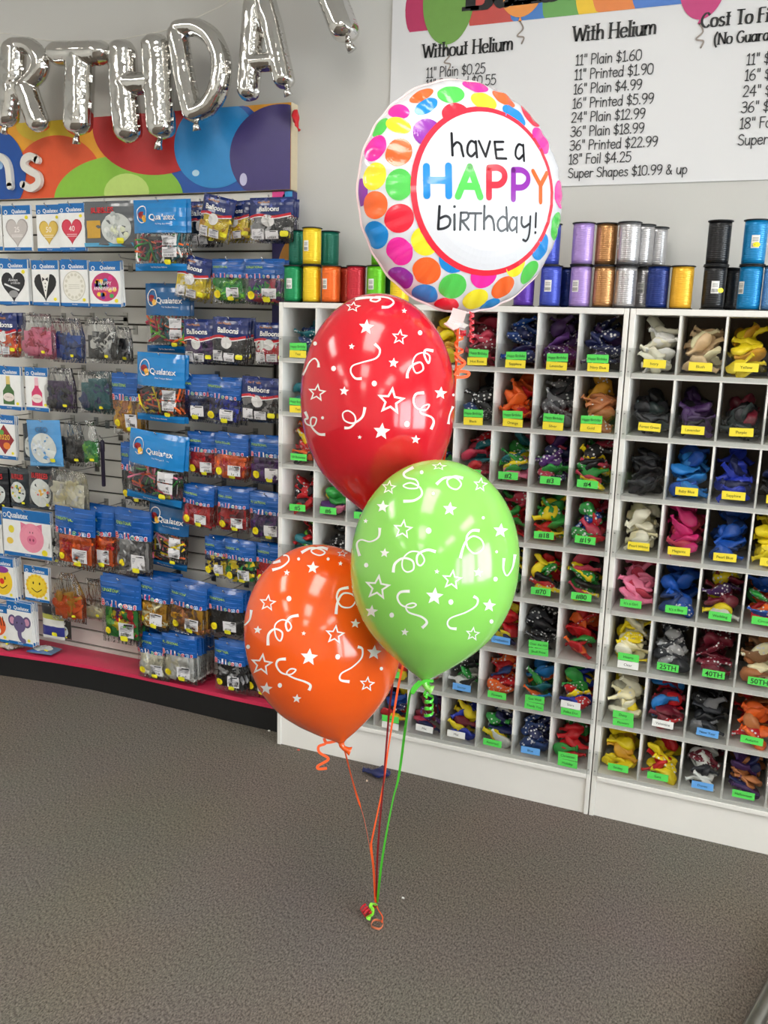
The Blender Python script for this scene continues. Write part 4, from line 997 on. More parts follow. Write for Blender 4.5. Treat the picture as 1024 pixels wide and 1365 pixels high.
        d(-w_ * .32, cz + h_ * .12, w_ * .06, h_ * .08, (232, 214, 60)); d(-w_ * .36, cz - h_ * .13, w_ * .07, h_ * .07, (236, 200, 80))
    elif pic[0] == 'smile':
        up(); d(0, cz, w_ * .43, h_ * .33, pic[1]); up()
        if pic[2]:
            for i in range(16): a = i * pi / 8; b.poly([(w_ * .36 * cos(a - .15), cz + h_ * .27 * sin(a - .15)), (w_ * .36 * cos(a + .15), cz + h_ * .27 * sin(a + .15)), (w_ * .48 * cos(a), cz + h_ * .37 * sin(a))], fn, P((240, 190, 40)))
        for sg in (-1, 1): d(sg * w_ * .13, cz + h_ * .08, w_ * .03, h_ * .04, (40, 30, 20))
        b.stroke(smooth([(-w_ * .2, cz - h_ * .08), (0, cz - h_ * .17), (w_ * .2, cz - h_ * .08)], 5), w_ * .03, fn, P((60, 30, 20)))
        if not pic[2]: up(); d(0, cz, w_ * .09, h_ * .07, (224, 50, 40)); b.poly(ell(0, cz + h_ * .28, w_ * .3, h_ * .08), fn, P((150, 60, 150)))
    elif pic[0] == 'tiger':
        up(); d(0, cz, w_ * .42, h_ * .30, (232, 100, 50)); up()
        for i in range(7): b.stroke([(-w_ * .35 + i * w_ * .11, cz + h_ * .25), (-w_ * .3 + i * w_ * .11, cz + h_ * .02)], w_ * .035, fn, P((40, 30, 30)))
        d(0, cz - h_ * .14, w_ * .22, h_ * .12, (240, 236, 230))
    elif pic[0] == 'elephant':
        up()
        for sg in (-1, 1): d(sg * w_ * .3, cz + h_ * .12, w_ * .16, h_ * .13, (96, 84, 124)); 
        up()
        for sg in (-1, 1): d(sg * w_ * .3, cz + h_ * .12, w_ * .10, h_ * .085, (206, 150, 176))
        up(); d(0, cz + h_ * .06, w_ * .25, h_ * .2, (104, 92, 134)); b.stroke(smooth([(0, cz - h_ * .05), (-w_ * .02, cz - h_ * .2), (w_ * .05, cz - h_ * .3), (w_ * .16, cz - h_ * .33)], 5), w_ * .16, fn, P((104, 92, 134)))
        up()
        for sg in (-1, 1): d(sg * w_ * .1, cz + h_ * .08, w_ * .02, h_ * .025, (30, 26, 40))
    L[0] += 2; d(w_ * .36, -h_ * (.27 if pic[0] == 'heart' else .86), w_ * .06, w_ * .05, (240, 224, 40), 0, 12)
    b.build('envelope', t)
def k_foilpack(t, w_, h_, pic, seed, extra=()):
    """printed foil pouch with a round window picture"""
    T = .012; yf = pillow(w_, h_, T, seed); c0, c1, wd, wc, dc = pic
    b = bag_mesh(w_, h_, yf, [(0, 1, plain(c0, .2, coat=.5, bump=.35, bs=30))])
    b.rect(-w_ * .48, -h_ * .98, w_ * .48, -h_ * .90, lay(yf, .0008), plain(c1, .3), 4, 1)
    b.text(wd, lay(yf, .0034), h_ * .12, plain(wc, .4), -w_ * .08 if extra else 0, -h_ * .26, wmax=w_ * .6, bold=.03)
    cx, cr = (w_ * .18, .28) if extra else (0, .38)
    b.poly(ell(cx, -h_ * .6, w_ * cr, min(h_ * .33, w_ * cr * 1.1)), lay(yf, .0026), plain((206, 210, 206), .3)); r = random.Random(seed)
    for i in range(12):
        a, q = r.uniform(0, 6.3), r.uniform(.1, .8); b.poly(ell(cx + w_ * cr * q * cos(a), -h_ * .6 + w_ * cr * q * sin(a), w_ * .05, w_ * .045, 10), lay(yf, .0038), plain(r.choice(dc), .4))
    if extra: b.rect(-w_ * .4, -h_ * .8, -w_ * .12, -h_ * .42, lay(yf, .0026), plain((206, 160, 60), .4), 3, 3)
    b.build('pouch', t); price(t, lay(yf, .0046), w_ * .26, -h_ * .86, w_ * .07)
def k_striped(t, w_, h_, pic, seed, extra=()):
    yf = pillow(w_, h_, .008, seed); v = [0, .28, .42, .62, .9, 1]; cs = [(44, 46, 52), (176, 176, 80), (224, 222, 214), (52, 56, 130), (226, 226, 222)]
    bag_mesh(w_, h_, yf, [(v[i], v[i + 1], plain(cs[i], .3)) for i in range(5)]).build('pouch', t); price(t, lay(yf, .002), w_ * .1, -h_ * .84, w_ * .12)

KIND = dict(P=k_party, N=k_navy, Q=k_big, C=k_clear, K=k_card, F=k_foilpack, S=k_striped)
WORDS = dict(P=('balloon_packet', 'balloon packet'), N=('balloon_packet', 'balloon packet'), Q=('balloon_packet', 'balloon packet'), C=('balloon_bag', 'bag'), K=('card_packet', 'card packet'), F=('foil_pouch', 'pouch'), S=('foil_pouch', 'pouch'))
PEG = {}
def peg(px, py, ztop, X, Yf, label):
    """wire hook: plate in the groove, arm, upturned tip"""
    Yf = min(Yf, SY - .05)
    t = thing('peg_hook', label, 'hook', (X, SY - .0005, ztop))
    b = MB(); b.box((-.011, -.003, -.022), (.011, 0, .014), M['steel']); b.build('back_plate', t)
    L = SY - Yf
    b = MB(); b.tube([(0, -.002, 0), (0, -L * .5, -.001), (0, -L + .006, 0), (0, -L - .004, .009)], .0022, M['chrome'], 6); b.build('arm', t)
    b = MB(); b.lathe([(.0005, -.0035), (.003, -.002), (.0035, 0), (.003, .002), (.0005, .0035)], M['chrome'], 8, (0, -L - .005, .010)); b.build('tip', t)
HK = []
def hang(kind, x0, y0, x1, y1, Y, n, what, label, tilt=0., extra=(), hook=True, gap=.022):
    a, c = atY(x0, (y0 + y1) / 2, Y), atY(x1, (y0 + y1) / 2, Y); T = atY((x0 + x1) / 2, y0, Y); B = atY((x0 + x1) / 2, y1, Y)
    w_, h_ = c.x - a.x, T.z - B.z
    nm, cat = WORDS[kind]
    t = thing(nm, label, cat, (T.x, Y, T.z), rot=(0, tilt, 0))
    KIND[kind](t, w_, h_, what, int(x0 * 7 + y0 * 3) % 97 + 1, extra)
    if kind == 'K': gap = .0062
    n = min(n, 1 + int((SY - .03 - Y) / gap))
    for k in range(1, n):
        o = copy_tree(t); o.location = (T.x + rnd.uniform(-.004, .004) * (2 if kind != 'K' else .4), Y + k * gap, T.z + rnd.uniform(-.004, .003)); o.rotation_euler = (0, tilt * .5 + rnd.uniform(-.05, .05), 0)
        tag(o, 'another behind the ' + label, cat, 'repeats of the ' + label)
    if hook: peg(0, 0, T.z - .007, T.x, Y - .016, 'wire hook for the ' + label if len(label.split()) < 13 else 'hook of the ' + label)
K = 'K'
# cards, left end of the wall
hang(K, -32, 274, 1, 333, .10, 2, ('heart', (200, 196, 190), (222, 218, 212), '25'), 'pale heart card packet cut by the left edge, top row')
hang(K, 3, 274, 40, 334, .09, 2, ('heart', (168, 160, 156), (196, 188, 184), '25'), 'white card packet with a silver heart')
hang(K, 48, 273, 80, 335, .11, 2, ('heart', (196, 160, 70), (224, 190, 90), '50'), 'white card packet with a golden heart')
hang(K, 78, 271, 112, 334, .09, 2, ('heart', (190, 40, 60), (214, 60, 84), '40'), 'white card packet with a red heart')
hang('F', 110, 268, 178, 330, .09, 2, ((96, 100, 104), (90, 170, 210), 'BUBBLES', (206, 40, 50), ((214, 218, 190), (224, 226, 222), (176, 182, 180))), 'shiny grey pouch with red lettering and a clear balloon picture', 0, (1,))
hang(K, -3, 346, 36, 406, .09, 5, ('heart', (20, 20, 22), (34, 34, 38), 'Always'), 'white card packet with a black heart')
hang(K, 42, 347, 77, 407, .09, 4, ('tux',), 'white card packet with a tuxedo heart')
hang(K, 80, 347, 116, 408, .09, 4, ('lace',), 'white card packet with a white lace oval')
hang(K, 119, 349, 160, 409, .09, 4, ('party',), 'white card packet with a multicoloured anniversary balloon')
hang('N', -8, 417, 22, 476, .10, 3, ['red', 'white', 'orange'], 'blue headed packet of red and white balloons at the left edge')
hang('C', 25, 418, 72, 478, .09, 1, ['pink', 'rose', 'pink'], 'clear bag of pink balloons')
hang('C', 62, 424, 112, 483, .12, 1, ['blue', 'bluenavy', 'blue'], 'clear bag of blue balloons beside the pink ones')
hang('C', 111, 424, 156, 484, .09, 1, ['black', 'silver', 'white', 'charcoal'], 'clear bag of black and silver balloons')
hang('C', 148, 436, 176, 485, .16, 1, ['charcoal', 'grey'], 'dim clear bag of charcoal balloons behind the black and silver ones')
hang(K, -6, 488, 26, 545, .09, 3, ('bottle', (70, 110, 60), (226, 200, 120)), 'white card packet with a green champagne bottle')
hang(K, 33, 490, 63, 547, .09, 3, ('bottle', (216, 60, 110), (236, 190, 200)), 'white card packet with a pink bottle')
hang('C', 57, 490, 100, 549, .10, 1, ['violet', 'black', 'navy'], 'clear bag of dark purple balloons')
hang('C', 102, 495, 150, 551, .10, 2, ['teal', 'teal', 'bluenavy'], 'clear bag of teal balloons', 0, (.95, .2))
hang(K, -10, 553, 19, 611, .09, 4, ('grad',), 'white card packet with a red diamond graduation balloon')
hang('F', 35, 560, 79, 621, .07, 1, ((84, 150, 206), (110, 176, 226), 'GEO', (70, 110, 150), ((216, 222, 226), (190, 202, 214))), 'light blue pouch with a pale mottled globe', -.06)
hang('F', 30, 566, 62, 615, .12, 2, ((60, 66, 72), (90, 100, 110), 'GEO', (70, 80, 90), ((150, 150, 146), (120, 120, 120))), 'dark pouch half hidden behind the light blue one')
hang('C', 80, 562, 112, 621, .10, 1, ['black', 'black', 'charcoal'], 'clear bag of black balloons', 0, (.6, .35))
hang('C', 108, 562, 131, 621, .09, 1, ['green', 'lime', 'green'], 'narrow clear bag of green balloons', 0, (.4, .4))
hang('F', -14, 622, 10, 680, .10, 2, ((30, 34, 40), (50, 56, 66), 'BUBBLES', (190, 40, 44), ((200, 200, 196), (190, 120, 60))), 'black pouch with red lettering at the left edge')
hang('F', 12, 624, 38, 676, .10, 2, ((42, 50, 56), (60, 70, 80), 'BUBBLES', (196, 40, 44), ((190, 60, 50), (70, 150, 70), (226, 200, 60))), 'black pouch with red lettering and a fruit picture')
hang('F', 37, 622, 73, 679, .09, 2, ((46, 54, 60), (60, 70, 80), 'BUBBLES', (196, 40, 44), ((210, 210, 204), (226, 170, 60), (206, 60, 60))), 'black pouch with red lettering and a birthday picture')
hang('C', 64, 627, 118, 684, .07, 1, ['ivory', 'cream', 'ivory', 'white'], 'clear bag of ivory balloons', .05, (.8, .22))
hang(K, -52, 682, 1, 737, .10, 3, ('smile', (236, 170, 80), 0), 'wide white card packet with an orange face at the left edge')
hang(K, 3, 680, 66, 742, .08, 3, ('pig',), 'wide white card packet with a pink pig face')
hang('C', 57, 696, 86, 754, .10, 1, ['black', 'charcoal', 'white'], 'clear bag of black and white printed balloons', 0, (.9, .15))
hang('P', 73, 677, 126, 758, .05, 1, ['orange', 'orange', 'red'], 'blue headed packet of orange balloons', .03)
hang('P', 110, 676, 152, 760, .085, 3, ['orange', 'orange', 'red'], 'second blue headed packet of orange balloons')
hang('P', 153, 681, 201, 768, .08, 2, ['silver', 'grey', 'silver'], 'blue headed packet of silver grey balloons')
hang(K, -14, 743, 17, 798, .08, 8, ('smile', (244, 204, 50), 0), 'white card packet with a red nosed yellow face')
hang(K, 32, 755, 64, 801, .09, 3, ('smile', (246, 214, 60), 1), 'white card packet with a smiling sun')
hang('C', 66, 764, 112, 828, .07, 1, ['orange', 'gold', 'orange'], 'clear bag of orange balloons', 0, (.4, .4))
hang('C', 106, 772, 142, 826, .12, 1, ['cream', 'ivory'], 'nearly empty clear bag with a few cream balloons', 0, (.6, .66))
hang(K, -24, 805, 9, 853, .08, 5, ('tiger',), 'white card packet with an orange tiger')
hang(K, 9, 803, 41, 859, .07, 7, ('elephant',), 'white card packet with a purple elephant')
hang('S', 56, 806, 84, 851, .10, 1, None, 'striped navy and white pouch')
hang('F', 78, 824, 94, 851, .12, 1, ((50, 46, 44), (90, 86, 84), 'FUN', (210, 200, 190), ((210, 206, 200), (120, 90, 60))), 'small dark pouch beside the striped one')
# large bright blue bags, middle column
hang('Q', 178, 266, 247, 361, .06, 2, ['rose', 'orange', 'green', 'white', 'teal'], 'big bright blue packet with modelling balloons, topmost of the big ones', 0, (.47,))
hang('Q', 194, 378, 252, 470, .13, 2, ['rose', 'teal', 'orange', 'red', 'lime'], 'big dark blue packet with modelling balloons, second from the top', 0, (.46, 1))
hang('Q', 183, 471, 246, 562, .05, 2, ['orange', 'red', 'yellow', 'orange', 'black'], 'big bright blue packet with orange modelling balloons, third from the top', .03, (.48,))
hang('Q', 174, 577, 247, 670, .05, 2, ['pink', 'orange', 'rose', 'charcoal', 'green'], 'big bright blue packet with pink modelling balloons, fourth from the top', .10, (.48,))
hang('Q', 200, 670, 253, 757, .12, 1, ['yellow', 'white', 'orange', 'charcoal', 'pink'], 'big dark blue packet with white modelling balloons, lowest of the big ones', .08, (.46, 1))
hang('P', 149, 498, 190, 580, .10, 2, ['gold', 'copper', 'gold', 'brown'], 'blue headed packet of golden balloons beside the big bags')
hang('P', 161, 591, 197, 674, .11, 2, ['black', 'charcoal', 'black'], 'blue headed packet of black balloons beside the big bags')
# small packets, right part
hang('N', 252, 268, 290, 330, .15, 2, ['black', 'charcoal'], 'navy packet of black balloons behind the yellow ones, top row')
hang('N', 272, 262, 316, 322, .08, 1, ['yellow', 'yellow', 'gold'], 'navy packet of yellow balloons, tilted, top row', .22)
hang('N', 296, 268, 333, 322, .12, 2, ['yellow', 'gold', 'yellow'], 'second navy packet of yellow balloons beside the tilted one, top row', -.05)
hang('N', 333, 263, 391, 323, .08, 3, ['charcoal', 'silver', 'black'], 'navy packet of silver and black balloons, top row')
hang('N', 240, 342, 284, 401, .08, 2, ['yellow', 'yellow', 'cream'], 'navy packet of yellow balloons, tilted, second row', .2)
hang('P', 283, 345, 327, 404, .08, 3, ['green', 'lime', 'green'], 'blue headed packet of green balloons')
hang('P', 326, 345, 379, 406, .07, 3, ['purple', 'rose', 'green', 'navy'], 'blue headed packet of mixed purple, pink and green balloons')
hang('N', 245, 426, 286, 486, .09, 3, ['purple', 'navy', 'violet'], 'navy packet of purple balloons, third row')
hang('N', 284, 424, 331, 486, .08, 3, ['black', 'charcoal'], 'navy packet of black balloons, third row', .05)
hang('N', 339, 430, 386, 486, .09, 3, ['red', 'rose', 'white'], 'navy packet of red and white balloons against the white shelf')
hang('P', 235, 499, 280, 562, .08, 3, ['navy', 'bluenavy', 'navy'], 'blue headed packet of navy balloons, fourth row')
hang('P', 276, 504, 322, 567, .08, 3, ['royal', 'navy', 'navy'], 'second blue headed packet of navy balloons, fourth row', .06)
hang('N', 323, 503, 374, 563, .08, 3, ['black', 'charcoal', 'silver'], 'navy packet of black balloons, fourth row', .04)
hang('P', 250, 576, 290, 636, .09, 3, ['red', 'wine', 'red'], 'blue headed packet of dark red balloons, fifth row')
hang('P', 286, 579, 331, 641, .07, 3, ['orange', 'orange', 'red'], 'blue headed packet of bright orange balloons, fifth row', .03)
hang('P', 334, 581, 380, 646, .08, 3, ['purple', 'violet', 'purple'], 'blue headed packet of purple balloons, fifth row')
hang('P', 245, 648, 286, 704, .07, 3, ['red', 'rose', 'red'], 'blue headed packet of red balloons, sixth row', .08)
hang('P', 290, 651, 332, 710, .08, 3, ['red', 'red', 'maroon'], 'second blue headed packet of red balloons, sixth row')
hang('P', 333, 658, 379, 721, .08, 3, ['purple', 'violet', 'navy'], 'blue headed packet of purple balloons, sixth row')
hang('P', 273, 716, 304, 770, .11, 2, ['yellow', 'navy', 'yellow'], 'blue headed packet of yellow and navy balloons')
hang('P', 300, 720, 341, 779, .08, 2, ['green', 'yellow', 'black', 'yellow'], 'blue headed packet of green and yellow balloons')
hang('P', 342, 725, 381, 782, .09, 2, ['red', 'white', 'red'], 'blue headed packet of red and white balloons half behind the orange balloon')
hang('P', 134, 771, 187, 858, .06, 3, ['green', 'yellow', 'purple', 'red', 'lime'], 'blue headed packet of assorted balloons')
hang('P', 184, 770, 228, 840, .08, 5, ['gold', 'cream', 'gold'], 'blue headed packet of pale gold balloons', .08)
hang('P', 228, 780, 276, 846, .07, 4, ['gold', 'copper', 'brown'], 'blue headed packet of old gold balloons', .06)
hang('P', 278, 787, 324, 847, .09, 3, ['black', 'charcoal', 'black'], 'blue headed packet of black balloons, row above the platform')
hang('P', 183, 844, 224, 905, .09, 4, ['ivory', 'white', 'ivory'], 'blue headed packet of ivory balloons hanging over the platform')
hang('P', 216, 845, 262, 909, .08, 6, ['white', 'ivory', 'white'], 'second blue headed packet of white balloons hanging over the platform')
hang('P', 286, 856, 327, 922, .08, 3, ['charcoal', 'silver', 'black'], 'blue headed packet of silver black balloons, lowest by the orange balloon')
hang('P', 329, 850, 364, 930, .12, 1, ['charcoal', 'grey'], 'packet of grey balloons hidden behind the orange balloon')
# bare hooks
for x, y, lab in ((110, 421, 'bare wire hook above the blue bag'), (155, 421, 'bare wire hook right of the black and silver bag'), (173, 345, 'bare wire hook beside the anniversary card'),
                  (170, 478, 'bare wire hook above the golden packet'), (290, 858, 'bare wire hook above the lowest silver black packet'), (131, 566, 'bare wire hook above the thin dark stick'), (184, 586, 'bare wire hook above the black packet by the big bags')):
    p = atY(x, y, SY - .06); peg(0, 0, p.z, p.x, SY - .12, lab)
def small_stock():
    p, q = atY(136, 583, .13), atY(135, 648, .13)
    t = thing('hand_pump', 'thin dark purple stick hanging on the slat wall', 'pump', (p.x, .13, p.z))
    h = p.z - q.z
    b = MB(); b.tube([(0, 0, -.012), (0, 0, -.02), (0, 0, -h * .28), (0, 0, -h * .3), (0, 0, -h + .004), (0, 0, -h)], [.006, .010, .010, .0085, .0085, .006], plain((48, 40, 62), .35), 10); b.build('tube', t)
    b = MB(); b.tube([(0, 0, 0), (0, .002, -.006), (0, 0, -.014)], .002, M['chrome'], 6); b.build('loop', t)
    peg(0, 0, p.z - .003, p.x, .12, 'wire hook carrying the thin dark purple stick')
    # things lying on the platform
    for nm, lab, px, py, wd, dp, kind in (('balloon_bag', 'clear bag of cream balloons lying on the red platform', 18, 862, .13, .10, 'C'), ('foil_pouch', 'blue grey pouch lying on the red platform beside the cream bag', 58, 869, .13, .085, 'F')):
        p = atZ(px, py, .12); t = thing(nm, lab, 'bag' if kind == 'C' else 'pouch', (p.x, p.y + dp * .5, .1285), rot=(radians(-90), 0, .12 if kind == 'F' else -.3))
        if kind == 'C': k_clear(t, wd, dp, ['cream', 'ivory', 'white'], 17, (1, .1))
        else: k_foilpack(t, wd, dp, ((96, 120, 146), (40, 90, 170), 'GEO', (226, 230, 234), ((206, 214, 220), (220, 226, 230))), 23)
small_stock()

# ================================================================== the balloon bunch
KNOT = atZ(502, 1204, .016); KD = (KNOT - CAM).dot(_f)
def path(pts, D0, D1=None, k=5):
    """pixels -> points whose depth runs evenly from D0 at the neck to the knot"""
    D1 = KD if D1 is None else D1; L = [0]
    for i in range(1, len(pts)): L.append(L[-1] + sqrt((pts[i][0] - pts[i - 1][0]) ** 2 + (pts[i][1] - pts[i - 1][1]) ** 2))
    P = [atD(p[0], p[1], D0 + (D1 - D0) * l / L[-1]) for p, l in zip(pts, L)]
    return [V(p) for p in smooth(P, k)]
PROF = [(.45, 1), (.55, .985), (.66, .915), (.78, .745), (.86, .545), (.92, .345), (.96, .195), (.985, .085), (1, .04)]
def prof(t):
    if t <= .45: return sqrt(max(0, 1 - ((.45 - t) / .45) ** 2))
    for (a, fa), (b_, fb) in zip(PROF, PROF[1:]):
        if t <= b_:
            i = [p[0] for p in PROF].index(a); m = lambda j: (PROF[min(j + 1, 8)][1] - PROF[max(j - 1, 0)][1]) / (PROF[min(j + 1, 8)][0] - PROF[max(j - 1, 0)][0])
            h = b_ - a; s_ = (t - a) / h; m0, m1 = (0 if i == 0 else m(i)), m(i + 1)
            return (2 * s_ ** 3 - 3 * s_ ** 2 + 1) * fa + (s_ ** 3 - 2 * s_ ** 2 + s_) * h * m0 + (-2 * s_ ** 3 + 3 * s_ ** 2) * fb + (s_ ** 3 - s_ ** 2) * h * m1
    return .04
def latex_balloon(name_label, rgb, top, bot, Rpx, D, zoom, stars, outl, dots, squig, ribbon_rgb):
    A, B = atD(top[0], top[1], D), atD(bot[0], bot[1], D); ax = (B - A).normalized(); L = (B - A).length; R = Rpx / FPX * D * .985
    e1 = ax.orthogonal().normalized(); e2 = ax.cross(e1); n, mm = 72, 64; vs = [A]
    ts = [.45 * (1 - cos(pi / 2 * i / 26)) for i in range(1, 27)] + [.45 + .55 * i / 38 for i in range(1, 39)]
    for t in ts:
        for k in range(n): a = 2 * pi * k / n; vs.append(A + ax * (L * t) + (e1 * cos(a) + e2 * sin(a)) * (R * prof(t)))
    fs = [(0, 1 + (k + 1) % n, 1 + k) for k in range(n)]
    for i in range(len(ts) - 1): o = 1 + i * n; fs += [(o + k, o + (k + 1) % n, o + n + (k + 1) % n, o + n + k) for k in range(n)]
    fs.append(tuple(1 + (len(ts) - 1) * n + k for k in range(n)))
    m = mat('latex_skin_%d_%d_%d' % rgb, S(*rgb), .16, coat=.25, var=.015, vs=6, sub=.12)
    bv = BVHTree.FromPolygons(vs, fs)
    zx, zy, zs = zoom
    def fn(x, y):
        h, nn, _, _ = bv.ray_cast(CAM, ray(zx + x / zs, zy + y / zs).normalized())
        if h is None: return None
        return h + (nn if nn.dot(CAM - h) > 0 else -nn) * .0006
    wt = plain((238, 236, 232), .4)
    pr = MB()
    for x, y, r, *q in stars: pr.poly(star(x, y, r, .45, rot=-pi / 2 + (q[0] if q else .1)), fn, wt, (x, y), 3)
    for x, y, r, *q in outl:
        sq = q[0] if q else 1.; S1 = [(x + (a - x), y + (e - y) * sq) for a, e in star(x, y, r, .45, rot=-pi / 2 + .12)]; S2 = [(x + (a - x) * .66, y + (e - y) * .66) for a, e in S1]
        dn = lambda Q: [(Q[i][0] + (Q[(i + 1) % 10][0] - Q[i][0]) * j / 4, Q[i][1] + (Q[(i + 1) % 10][1] - Q[i][1]) * j / 4) for i in range(10) for j in range(4)]
        pr.loop(dn(S1), dn(S2), fn, wt)
    for x, y, r in dots: pr.poly(ell(x, y, r * .9, r, 14), fn, wt, (x, y), 2)
    for q in squig:
        pr.stroke(smooth(q, 7), lambda t: 8 + 9 * abs(2 * t - 1) ** 2.5, fn, wt, False)
    b = MB(); b.add(vs, fs, m, True)
    # the print, and the same print on the far side
    for turn in (0, pi):
        rot = Matrix.Rotation(turn, 3, ax)
        for f, mi in zip(pr.f, pr.m): pass
        b.add([A + rot @ (V(p) - A) for p in pr.v], pr.f, wt, False)
    C = (A + B) / 2
    t = thing('latex_balloon', name_label, 'balloon', C)
    b.build('balloon_body', t, origin=C)
    b = MB(); E_ = B - ax * .004
    sd = (_r * .8 + _u * .1).normalized()
    b.tube([E_, B + ax * .008, B + ax * .014 + sd * .004, B + ax * .020 + sd * .012, B + ax * .024 + sd * .019], [.0085, .0065, .0060, .0075, .0115], m, 14)
    b.build('neck', t, origin=C)
    return t, C, B + ax * .010
RZ = (380, 380, 4.267); GZ = (450, 600, 4.096); OZ = (310, 720, 4.136)
red_t, red_c, red_n = latex_balloon('red balloon printed with white stars and streamers, floating just below the polka dot one', (206, 24, 40), (503, 393), (505, 694), 104.5, 2.15, RZ,
    [(463, 240, 45), (380, 350, 18), (617, 443, 30), (337, 603, 28), (885, 615, 38), (550, 832, 50), (743, 878, 27), (425, 865, 13), (678, 148, 16), (96, 627, 12)],
    [(388, 125, 46, .7), (652, 297, 48), (183, 613, 55), (603, 660, 85), (950, 500, 30)],
    [(768, 272, 14), (172, 333, 12), (277, 475, 15), (508, 560, 16), (693, 790, 17), (215, 755, 9), (957, 625, 8)],
    [[(510, 335), (540, 370), (520, 415), (440, 440), (385, 460), (375, 495), (400, 530), (437, 532)],
     [(843, 375), (800, 370), (792, 400), (815, 445), (822, 405), (790, 385), (745, 400), (725, 450), (745, 500), (785, 480), (770, 440), (720, 460), (697, 500), (695, 530)],
     [(790, 612), (745, 620), (730, 660), (750, 700), (800, 710), (820, 680), (785, 690), (770, 725), (830, 750), (845, 780), (830, 820)],
     [(455, 695), (440, 750), (390, 785), (340, 770), (330, 730), (360, 715), (395, 740), (400, 780), (370, 810), (338, 812)],
     [(85, 540), (110, 500), (140, 440), (170, 418), (190, 440), (192, 468)], [(105, 440), (88, 490), (84, 545)],
     [(115, 720), (130, 755), (115, 765), (125, 790), (165, 800), (180, 760), (152, 755), (150, 800), (190, 845), (230, 850)],
     [(390, 82), (470, 72), (540, 77), (520, 95), (485, 87), (520, 68), (590, 75), (618, 100), (590, 125), (550, 127)],
     [(955, 690), (935, 740), (928, 790)]], None)
grn_t, grn_c, grn_n = latex_balloon('lime green balloon printed with white stars, floating in front of the red and orange ones', (138, 208, 92), (591, 613), (566, 907), 113.5, 1.95, GZ,
    [(613, 322, 40), (248, 310, 36), (890, 440, 42), (258, 562, 27), (768, 668, 27), (543, 663, 15), (530, 798, 50), (828, 848, 38), (187, 880, 36), (368, 993, 22), (155, 388, 14), (80, 600, 12)],
    [(358, 433, 58), (625, 708, 60), (220, 750, 75), (555, 90, 45, .5), (780, 190, 42), (282, 205, 42), (738, 1003, 42)],
    [(460, 122, 11), (523, 238, 9), (498, 440, 17), (158, 628, 13), (795, 370, 9), (868, 555, 8), (862, 704, 13), (619, 829, 15), (297, 900, 14), (840, 935, 12)],
    [[(415, 95), (365, 125), (375, 150), (430, 165), (440, 205), (390, 210), (360, 195), (400, 180), (450, 205), (460, 245), (420, 275), (360, 280)],
     [(540, 188), (580, 155), (640, 150), (675, 185), (650, 215), (610, 200), (600, 165), (640, 145), (685, 155)],
     [(775, 440), (735, 440), (705, 475), (710, 530), (750, 565), (795, 535), (785, 490), (740, 470), (700, 500), (680, 550), (670, 590)],
     [(305, 668), (315, 620), (360, 590), (410, 605), (415, 650), (380, 665), (355, 640), (360, 590), (400, 555), (450, 560), (475, 600), (455, 630), (435, 615), (440, 570), (490, 545), (537, 555)],
     [(232, 425), (225, 475), (180, 500), (130, 490), (107, 515), (122, 578)],
     [(395, 770), (345, 775), (328, 805), (350, 845), (400, 860), (430, 845), (410, 835), (375, 850), (390, 885), (460, 910), (488, 940), (462, 970)],
     [(742, 798), (765, 815), (755, 850), (700, 885), (620, 915), (600, 945), (615, 970), (650, 975)],
     [(908, 590), (905, 650), (925, 685), (955, 640), (968, 570)]], None)
org_t, org_c, org_n = latex_balloon('orange balloon printed with white stars and streamers, lowest of the bunch', (238, 90, 20), (409, 727), (455, 990), 104.5, 2.18, OZ,
    [(443, 153, 36), (115, 283, 38), (300, 180, 18), (595, 130, 14), (140, 495, 24), (677, 460, 28), (393, 514, 14), (423, 645, 50), (780, 620, 42), (187, 818, 36), (355, 873, 26)],
    [(195, 347, 50), (565, 522, 58), (162, 685, 66), (742, 793, 45), (605, 75, 32, .6)],
    [(312, 323, 15), (365, 105, 9), (527, 105, 9), (87, 588, 12), (580, 643, 15), (262, 800, 13), (820, 708, 10)],
    [[(380, 70), (430, 45), (480, 50), (510, 70), (480, 85), (440, 70), (440, 52), (490, 42), (525, 52)],
     [(220, 165), (270, 150), (310, 115), (300, 85), (250, 95), (225, 125), (265, 115)],
     [(640, 262), (590, 275), (575, 320), (600, 365), (650, 370), (678, 335), (660, 300), (610, 295), (580, 340), (570, 408)],
     [(365, 415), (320, 425), (295, 460), (305, 500), (325, 480), (310, 450), (270, 440), (235, 470), (240, 530), (265, 555), (275, 510), (235, 490), (200, 520), (197, 580)],
     [(105, 385), (95, 440), (58, 480), (48, 510), (58, 555)],
     [(295, 655), (255, 660), (243, 690), (270, 730), (320, 740), (350, 715), (320, 710), (300, 735), (340, 760), (400, 780), (430, 800), (422, 828)],
     [(690, 588), (715, 600), (710, 650), (660, 700), (600, 735), (595, 770), (645, 780)]], None)

